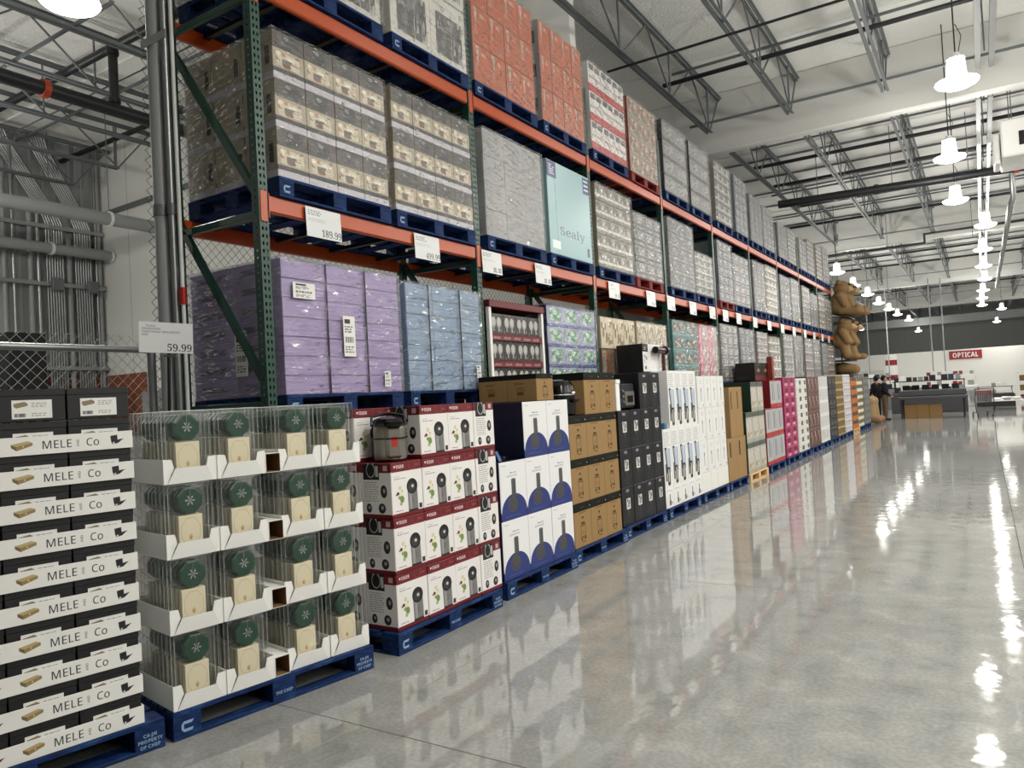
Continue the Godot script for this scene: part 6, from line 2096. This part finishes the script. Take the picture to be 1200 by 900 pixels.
func bears() -> void:
	var fur := lin(0.52, 0.42, 0.29)
	var pale := lin(0.70, 0.60, 0.46)
	var dark := lin(0.03, 0.025, 0.02)
	# a big plush bear sitting: head leaning forward, arms hanging, legs stretched to +x
	var seated := [
		[Vector3(-0.10, 0.30, 0), Vector3(-0.06, 0.72, 0), 0.30, 0.25, fur],
		[Vector3(0.02, 1.08, 0), Vector3(0.03, 1.16, 0), 0.26, 0.24, fur],
		[Vector3(0.22, 1.04, 0), Vector3(0.28, 1.03, 0), 0.12, 0.10, pale],
		[Vector3(-0.04, 1.33, -0.20), Vector3(-0.03, 1.36, -0.22), 0.09, 0.07, fur],
		[Vector3(-0.04, 1.33, 0.20), Vector3(-0.03, 1.36, 0.22), 0.09, 0.07, fur],
		[Vector3(-0.03, 0.80, -0.24), Vector3(0.12, 0.40, -0.30), 0.13, 0.11, fur],
		[Vector3(-0.03, 0.80, 0.24), Vector3(0.12, 0.40, 0.30), 0.13, 0.11, fur],
		[Vector3(0.0, 0.16, -0.18), Vector3(0.42, 0.14, -0.22), 0.17, 0.14, fur],
		[Vector3(0.0, 0.16, 0.18), Vector3(0.42, 0.14, 0.22), 0.17, 0.14, fur],
		[Vector3(0.48, 0.15, -0.22), Vector3(0.50, 0.26, -0.22), 0.14, 0.12, fur],
		[Vector3(0.48, 0.15, 0.22), Vector3(0.50, 0.26, 0.22), 0.14, 0.12, fur],
	]
	# standing bear, legs hanging down, feet forward
	var standing := [
		[Vector3(-0.10, 0.72, 0), Vector3(-0.06, 1.10, 0), 0.27, 0.23, fur],
		[Vector3(0.06, 1.36, 0), Vector3(0.07, 1.42, 0), 0.25, 0.23, fur],
		[Vector3(0.26, 1.32, 0), Vector3(0.32, 1.30, 0), 0.12, 0.10, pale],
		[Vector3(-0.02, 1.60, -0.20), Vector3(-0.01, 1.63, -0.22), 0.09, 0.07, fur],
		[Vector3(-0.02, 1.60, 0.20), Vector3(-0.01, 1.63, 0.22), 0.09, 0.07, fur],
		[Vector3(-0.02, 1.12, -0.23), Vector3(0.14, 0.72, -0.26), 0.13, 0.12, fur],
		[Vector3(-0.02, 1.12, 0.23), Vector3(0.14, 0.72, 0.26), 0.13, 0.12, fur],
		[Vector3(-0.02, 0.60, -0.16), Vector3(0.08, 0.16, -0.18), 0.16, 0.13, fur],
		[Vector3(-0.02, 0.60, 0.16), Vector3(0.08, 0.16, 0.18), 0.16, 0.13, fur],
		[Vector3(0.08, 0.12, -0.18), Vector3(0.34, 0.13, -0.20), 0.12, 0.12, fur],
		[Vector3(0.08, 0.12, 0.18), Vector3(0.34, 0.13, 0.20), 0.12, 0.12, fur],
	]
	var ms := body_mesh(seated, 0.035, 0.06)
	var mt := body_mesh(standing, 0.035, 0.06)
	var eye := MB.new()
	for z in [-0.10, 0.10]:
		eye.lathe([Vector2(0, -0.03), Vector2(0.022, -0.021), Vector2(0.03, 0), Vector2(0.022, 0.021), Vector2(0, 0.03)], 10, Vector3(0.235, 0.12, z))
	eye.lathe([Vector2(0, -0.03), Vector2(0.03, -0.02), Vector2(0.04, 0), Vector2(0.03, 0.02), Vector2(0, 0.03)], 10, Vector3(0.37, 0.03, 0))
	var em := eye.mesh(M.black_gloss)
	# a wire stand carries them at the rack's end
	var sh := thing("bear_shelf", "dark steel end shelf carrying the giant plush bears", "shelf", at(0, 0, -23.74))
	for z in [-0.86, 0.86]:
		for x in [-0.62, -0.06]:
			var p := MB.new()
			p.box(Vector3(x - 0.02, 0, z - 0.02), Vector3(x + 0.02, 3.70, z + 0.02))
			part(sh, "post", p.mesh(M.dark_metal))
	for y in [1.80, 2.27, 3.70]:
		var p := MB.new()
		p.box(Vector3(-0.62, y, -0.88), Vector3(0.42, y + 0.03, 0.88))
		part(sh, "board", p.mesh(M.dark_metal))
	var spots := [[ms, 3.775, -23.34, Vector3(0.03, 1.10, 0), "giant tan plush bear sitting on the top board, nearer", 0.0], [ms, 3.775, -24.15, Vector3(0.03, 1.10, 0), "giant tan plush bear sitting on the top board, farther", 0.1], [mt, 2.305, -23.34, Vector3(0.07, 1.38, 0), "giant tan plush bear standing below the others, nearer", 0.0], [mt, 2.305, -24.15, Vector3(0.07, 1.38, 0), "giant tan plush bear standing below the others, farther", 0.1]]
	for q in spots:
		var o := thing("plush_bear", q[4], "plush bear", at(0.22 + q[5], q[1], q[2]), "giant plush bears at the rack end")
		part(o, "body", q[0], Transform3D(Basis.from_scale(Vector3(1, 0.82, 0.9)), Vector3.ZERO))
		part(o, "face", em, at(q[3].x, q[3].y * 0.82 - 0.03, 0))
	var lump := body_mesh([[Vector3(0, 0.2, -0.15), Vector3(0.35, 0.16, -0.12), 0.2, 0.15, fur], [Vector3(0, 0.2, 0.2), Vector3(0.38, 0.15, 0.22), 0.2, 0.15, fur], [Vector3(-0.2, 0.2, 0), Vector3(0, 0.2, 0), 0.2, 0.2, fur]], 0.035, 0.06)
	var lo2 := thing("plush_bear", "giant tan plush bear lying folded on the lowest board", "plush bear", at(0.1, 1.835, -23.7), "giant plush bears at the rack end")
	part(lo2, "body", lump)
	var mini := body_mesh([[Vector3(0, 0.25, 0), Vector3(0, 0.62, 0), 0.2, 0.17, lin(0.58, 0.49, 0.36)], [Vector3(0.02, 0.80, 0), Vector3(0.02, 0.82, 0), 0.16, 0.16, lin(0.58, 0.49, 0.36)], [Vector3(0.1, 0.16, -0.14), Vector3(0.26, 0.14, -0.16), 0.12, 0.11, lin(0.52, 0.40, 0.30)], [Vector3(0.1, 0.16, 0.14), Vector3(0.26, 0.14, 0.16), 0.12, 0.11, lin(0.52, 0.40, 0.30)], [Vector3(-0.02, 0.95, 0.12), Vector3(-0.02, 0.97, 0.13), 0.06, 0.05, lin(0.58, 0.49, 0.36)], [Vector3(-0.02, 0.95, -0.12), Vector3(-0.02, 0.97, -0.13), 0.06, 0.05, lin(0.58, 0.49, 0.36)]], 0.03, 0.05)
	for i in 2:
		var o := thing("floor_plush", "%s sand plush bear sitting on the floor past the stacks" % ["nearer", "farther"][i], "plush bear", at(0.5, 0.0, -26.6 - i * 0.9), "sand plush bears on the floor")
		part(o, "body", mini, at(0, 0.0, 0))
func shopper(label: String, where: Transform3D, jacket: Color, trousers: Color) -> void:
	var skin := lin(0.62, 0.46, 0.38)
	var hair := lin(0.06, 0.05, 0.045)
	var shoe := lin(0.10, 0.10, 0.10)
	var b := [
		[Vector3(0, 0.98, 0), Vector3(0, 1.18, 0), 0.155, 0.15, jacket],
		[Vector3(0, 1.20, -0.06), Vector3(0, 1.38, -0.10), 0.14, 0.10, jacket],
		[Vector3(0, 1.20, 0.06), Vector3(0, 1.38, 0.10), 0.14, 0.10, jacket],
		[Vector3(0, 0.92, 0.08), Vector3(0.02, 0.50, 0.10), 0.105, 0.075, trousers],
		[Vector3(0, 0.92, -0.08), Vector3(-0.01, 0.50, -0.10), 0.105, 0.075, trousers],
		[Vector3(0.02, 0.50, 0.10), Vector3(0.0, 0.09, 0.11), 0.075, 0.055, trousers],
		[Vector3(-0.01, 0.50, -0.10), Vector3(-0.03, 0.09, -0.11), 0.075, 0.055, trousers],
		[Vector3(-0.03, 0.04, 0.11), Vector3(0.14, 0.035, 0.12), 0.042, 0.035, shoe],
		[Vector3(-0.06, 0.04, -0.11), Vector3(0.11, 0.035, -0.12), 0.042, 0.035, shoe],
		[Vector3(0, 1.38, 0.17), Vector3(0.0, 1.12, 0.24), 0.065, 0.052, jacket],
		[Vector3(0.0, 1.12, 0.24), Vector3(0.16, 0.95, 0.20), 0.052, 0.04, jacket],
		[Vector3(0.18, 0.93, 0.20), Vector3(0.25, 0.90, 0.18), 0.036, 0.028, skin],
		[Vector3(0, 1.38, -0.17), Vector3(0.0, 1.12, -0.24), 0.065, 0.052, jacket],
		[Vector3(0.0, 1.12, -0.24), Vector3(0.16, 0.95, -0.20), 0.052, 0.04, jacket],
		[Vector3(0.18, 0.93, -0.20), Vector3(0.25, 0.90, -0.18), 0.036, 0.028, skin],
		[Vector3(0.0, 1.42, 0), Vector3(0.02, 1.52, 0), 0.058, 0.055, skin],
		[Vector3(0.04, 1.58, 0), Vector3(0.02, 1.64, 0), 0.078, 0.085, skin],
		[Vector3(0.12, 1.60, 0), Vector3(0.13, 1.59, 0), 0.014, 0.016, skin],
		[Vector3(-0.02, 1.64, 0), Vector3(0.01, 1.69, 0), 0.092, 0.082, hair],
	]
	var o := thing("person", label, "person", where)
	part(o, "body", body_mesh(b, 0.022, 0.03))

# ---------------------------------------------------------------- end of the aisle
func end_of_aisle() -> void:
	bears()
	shopper("person in a dark jacket and khaki trousers standing past the stacks", at(0.72, 0, -29.2, 0.3), lin(0.09, 0.10, 0.12), lin(0.36, 0.30, 0.22))
	shopper("person in dark clothes half hidden behind the other shopper", at(0.25, 0, -31.0, 2.4), lin(0.06, 0.06, 0.07), lin(0.10, 0.10, 0.12))
	# hanging sign on the white partition
	var sg := thing("department_sign", "red hanging sign with white capital letters on the far wall", "sign", at(3.09, 3.03, -57.968))
	var sb := MB.new()
	sb.box(Vector3(-0.99, -0.29, -0.03), Vector3(0.99, 0.29, 0.03), 0.01)
	part(sg, "board", sb.mesh(mat("sign_red", Color(0.55, 0.06, 0.09), 0.45)))
	var tx := letters("OPTICAL", 0.30, M.white_metal)
	part(sg, "lettering", tx, Transform3D(Basis.from_scale(Vector3(0.92, 1.15, 1)), Vector3(0, -0.01, 0.032)))
	# electronics table: grey counter with slanted screens
	var tb := thing("display_table", "long dark grey electronics display table at the end of the aisle", "table", at(1.05, 0, -29.6))
	var top := MB.new()
	top.box(Vector3(0.1, 0.74, -1.1), Vector3(2.45, 0.86, 0.0), 0.02)
	part(tb, "table_top", top.mesh(mat("counter_grey", Color(0.24, 0.245, 0.26), 0.4)))
	var ap := MB.new()
	ap.box(Vector3(0.1, 0.86, -1.0), Vector3(2.4, 1.10, -0.45), 0.03)
	part(tb, "riser", ap.mesh(M.counter_grey))
	for x in [0.2, 2.3]:
		for z in [-1.0, -0.1]:
			var l := MB.new()
			l.box(Vector3(x - 0.03, 0, z - 0.03), Vector3(x + 0.03, 0.74, z + 0.03))
			part(tb, "leg", l.mesh(M.dark_metal))
	var scr := MB.new()
	scr.box(Vector3(-0.12, 0, -0.012), Vector3(0.12, 0.20, 0.012), 0.006)
	var scm := scr.mesh(M.black_gloss)
	for r in 2:
		for i in 6:
			var o := solo("tablet", "black tablet on the grey electronics table, %s, %s from the shoppers" % [["front row", "back row"][r], ordinal(i)], "tablet", scm, Transform3D(Basis(Vector3.RIGHT, -0.35), Vector3(1.40 + i * 0.34, 1.105 + 0.02, -30.18 - r * 0.30)), "tablets on the electronics table")
			o.position.y = 1.108 + r * 0.0
	var bx := carton(0.42, 0.27, 0.36, M.kraft)
	for r in 2:
		for i in 3:
			solo("brown_storage_carton", "brown carton under the electronics table, %s, %s from the shoppers" % [["bottom row", "top row"][r], ordinal(i)], "carton", bx, at(1.55 + i * 0.43, r * 0.271, -29.75, -PI / 2), "brown cartons under the electronics table")
	cart(at(3.95, 0, -29.9, 0.2))
	# shelving islands behind
	var g := RandomNumberGenerator.new()
	g.seed = 99
	var isl := [[0.4, -35.0, 3.0, 1.45, "counter of dark boxed cameras and phones behind the table", Color(0.20, 0.20, 0.21)], [1.4, -41.0, 2.4, 1.65, "white optical frame counter with red headers before the partition", Color(0.72, 0.72, 0.72)], [3.7, -40.0, 1.6, 0.95, "low black counter right of the aisle end", Color(0.05, 0.05, 0.055)], [-3.0, -40.0, 3.2, 1.7, "grey shelving island behind the plush bears", Color(0.40, 0.40, 0.41)]]
	for q in isl:
		var o := thing("display_island", q[4], "display", at(q[0], 0, q[1]))
		var b := MB.new()
		b.box(Vector3(0, 0, -1.0), Vector3(q[2], q[3] * 0.62, 0.0), 0.02)
		part(o, "counter", b.mesh(mat("island_" + str(q[0]), q[5], 0.45)))
		var r := MB.new()
		r.box(Vector3(0.05, q[3] * 0.62, -0.95), Vector3(q[2] - 0.05, q[3] * 0.66, -0.3))
		r.box(Vector3(0.05, q[3] * 0.97, -0.95), Vector3(q[2] - 0.05, q[3], -0.55))
		for x in [0.08, q[2] - 0.12]:
			r.box(Vector3(x, q[3] * 0.66, -0.9), Vector3(x + 0.04, q[3] * 0.97, -0.86))
		part(o, "upper_shelf", r.mesh(M.white_metal if q[5].r > 0.5 else M.dark_metal))
	# packages on the islands
	var hues := [["black", Color(0.06, 0.06, 0.065)], ["white", Color(0.82, 0.82, 0.81)], ["red", Color(0.45, 0.08, 0.10)], ["grey", Color(0.5, 0.5, 0.5)], ["dark blue", Color(0.12, 0.16, 0.26)]]
	for q in hues:
		mat("pack_" + q[0], q[1], 0.45)
	var where := [[0.4, -35.0, 3.0, 1.45, "dark counter", [0, 1, 0, 4, 3, 0]], [1.4, -41.0, 2.4, 1.65, "white optical counter", [2, 1, 3, 1, 1, 2]], [3.7, -40.0, 1.6, 0.95, "low black counter", [1, 1, 3, 1]], [-3.0, -40.0, 3.2, 1.7, "grey island", [3, 0, 1, 4, 3]]]
	for q in where:
		for lvl in 2:
			var x := 0.12
			var i := 0
			var y: float = q[3] * (0.66 if lvl == 0 else 1.0) + 0.001
			while x < q[2] - 0.3 and i < 12:
				var wd := g.randf_range(0.16, 0.26)
				var hh: float = g.randf_range(0.16, 0.26) * (q[3] * 0.30 / 0.42 if lvl == 0 else 1.0)
				var hue: Array = hues[q[5][i % q[5].size()]]
				var b := MB.new()
				b.box(Vector3(0, 0, -0.12), Vector3(wd, hh, 0), 0.006)
				solo("shelf_package", "small %s package on the %s, %s, %s from its near side" % [hue[0], q[4], ["lower shelf", "upper shelf"][lvl], ordinal(i)], "package", b.mesh(M["pack_" + hue[0]]), at(q[0] + x, y, q[1] - (0.5 if lvl == 0 else 0.62)), "packages on the %s" % q[4])
				x += wd + g.randf_range(0.02, 0.06)
				i += 1
	# low table of folded goods near the right edge
	var lt := thing("goods_table", "low table heaped with pale folded goods near the right edge", "table", at(4.4, 0, -36.0))
	var t2 := MB.new()
	t2.box(Vector3(-0.1, 0.36, -1.0), Vector3(1.5, 0.42, 0.2), 0.01)
	part(lt, "table_top", t2.mesh(M.white_metal))
	for x in [0.0, 1.4]:
		var l := MB.new()
		l.box(Vector3(x - 0.03, 0, -0.05), Vector3(x + 0.03, 0.36, 0.0))
		l.box(Vector3(x - 0.03, 0, -0.85), Vector3(x + 0.03, 0.36, -0.8))
		part(lt, "leg", l.mesh(M.dark_metal))
	for i in 7:
		var b := MB.new()
		b.box(Vector3(-0.14, 0, -0.18), Vector3(0.14, 0.06 + 0.035 * (i % 3), 0.18), 0.025)
		var hue: Array = hues[[1, 3, 1, 4, 1, 1, 3][i]]
		solo("folded_goods", "%s folded bundle on the low table, %s in the heap" % [hue[0], ordinal(i)], "bundle", b.mesh(M["pack_" + hue[0]]), at(4.5 + (i % 4) * 0.36, 0.421, -35.95 - (i / 4) * 0.45, 0.1 * i), "folded bundles on the low table")
	# shelf of brown boxes at the right edge
	var rs := thing("right_shelf", "shelf unit of brown and red goods at the right edge", "shelf", at(5.55, 0, -43.0))
	var r1 := MB.new()
	for y in [0.1, 0.6, 1.1, 1.55]:
		r1.box(Vector3(0, y, -0.6), Vector3(1.6, y + 0.04, 0))
	for x in [0.0, 1.56]:
		r1.box(Vector3(x, 0, -0.6), Vector3(x + 0.04, 1.6, -0.56))
		r1.box(Vector3(x, 0, -0.04), Vector3(x + 0.04, 1.6, 0))
	part(rs, "frame", r1.mesh(M.white_metal))
	for r in 3:
		for i in 5:
			var b := MB.new()
			b.box(Vector3(0, 0, -0.4), Vector3(0.27, 0.30, 0), 0.006)
			solo("shelf_box", "brown box on the right edge shelf, %s, %s from the aisle" % [row_name(r, 3), ordinal(i)], "box", b.mesh(M.kraft if (r + i) % 3 else M.pack_red), at(5.62 + i * 0.30, [0.141, 0.641, 1.141][r], -43.05), "boxes on the right edge shelf")
	# tall thin columns far away
	for q in [[-1.0, -50.0], [1.6, -47.0], [2.2, -47.4], [-2.6, -54.0], [6.9, -62.0]]:
		var p := MB.new()
		p.box(Vector3(-0.035, 0, -0.035), Vector3(0.035, 7.4, 0.035), 0.008)
		structure("column_%d" % int(absf(q[0] * 10)), p.mesh(M.pipe_grey), at(q[0], 0, q[1]))
	# red and white banner stand
	var bs := thing("banner_stand", "tall red and white banner stand left of the far displays", "banner", at(-1.05, 0, -52.0))
	var b1 := MB.new()
	b1.box(Vector3(-0.35, 0.0, -0.03), Vector3(0.35, 3.2, 0.03), 0.01)
	part(bs, "panel", b1.mesh(M.white_metal))
	for y in [0.5, 1.5, 2.5]:
		var b2 := MB.new()
		b2.box(Vector3(-0.35, y, 0.031), Vector3(0.35, y + 0.35, 0.036))
		part(bs, "red_band", b2.mesh(M.sign_red))
	# doors in the partition
	var dd := MB.new()
	for i in 3:
		dd.box(Vector3(-5.2 + i * 1.1, 0, -57.99), Vector3(-4.3 + i * 1.1, 2.3, -57.94), 0.01)
	structure("door_1", dd.mesh(M.curtain_white))
func cart(where: Transform3D) -> void:
	var o := thing("shopping_cart", "wire shopping cart with red child seat parked beside the table", "cart", where)
	var w := MB.new()
	for i in 7:
		var t := i / 6.0
		var y := lerpf(0.55, 1.0, t)
		var e := lerpf(0.0, 0.06, t)
		w.tube([Vector3(-0.28 - e, y, 0.3 + e), Vector3(0.28 + e, y, 0.3 + e), Vector3(0.28 + e, y, -0.5 - e), Vector3(-0.28 - e, y, -0.5 - e), Vector3(-0.28 - e, y, 0.3 + e)], 0.006, 5, false)
	for i in 9:
		var x := lerpf(-0.28, 0.28, i / 8.0)
		w.tube([Vector3(x * 1.2, 1.0, 0.36), Vector3(x, 0.55, 0.3), Vector3(x, 0.55, -0.5), Vector3(x * 1.2, 1.0, -0.56)], 0.005, 5, false)
	for i in 10:
		var z := lerpf(0.3, -0.5, i / 9.0)
		for s in [-1.0, 1.0]:
			w.tube([Vector3(s * 0.34, 1.0, z), Vector3(s * 0.28, 0.55, z)], 0.005, 5, false)
	part(o, "basket", w.mesh(M.galvanised))
	var f := MB.new()
	for s in [-1.0, 1.0]:
		f.tube([Vector3(s * 0.3, 1.05, 0.45), Vector3(s * 0.3, 0.5, 0.35), Vector3(s * 0.28, 0.16, 0.4), Vector3(s * 0.22, 0.16, -0.5)], 0.014, 8)
	part(o, "frame", f.mesh(M.dark_metal))
	var h := MB.new()
	h.tube([Vector3(-0.32, 1.05, 0.46), Vector3(0.32, 1.05, 0.46)], 0.02, 8)
	part(o, "handle", h.mesh(M.pack_red if M.has("pack_red") else M.maroon_card))
	var s2 := MB.new()
	s2.box(Vector3(-0.26, 0.80, 0.22), Vector3(0.26, 0.98, 0.26), 0.01)
	part(o, "child_seat", s2.mesh(M.maroon_card))
	for x in [-0.24, 0.24]:
		for z in [0.38, -0.46]:
			var c := MB.new()
			c.tube([Vector3(x - 0.015, 0.065, z), Vector3(x + 0.015, 0.065, z)], 0.063, 14)
			c.tube([Vector3(x, 0.06, z), Vector3(x, 0.17, z)], 0.012, 6)
			part(o, "wheel", c.mesh(M.dark_metal))
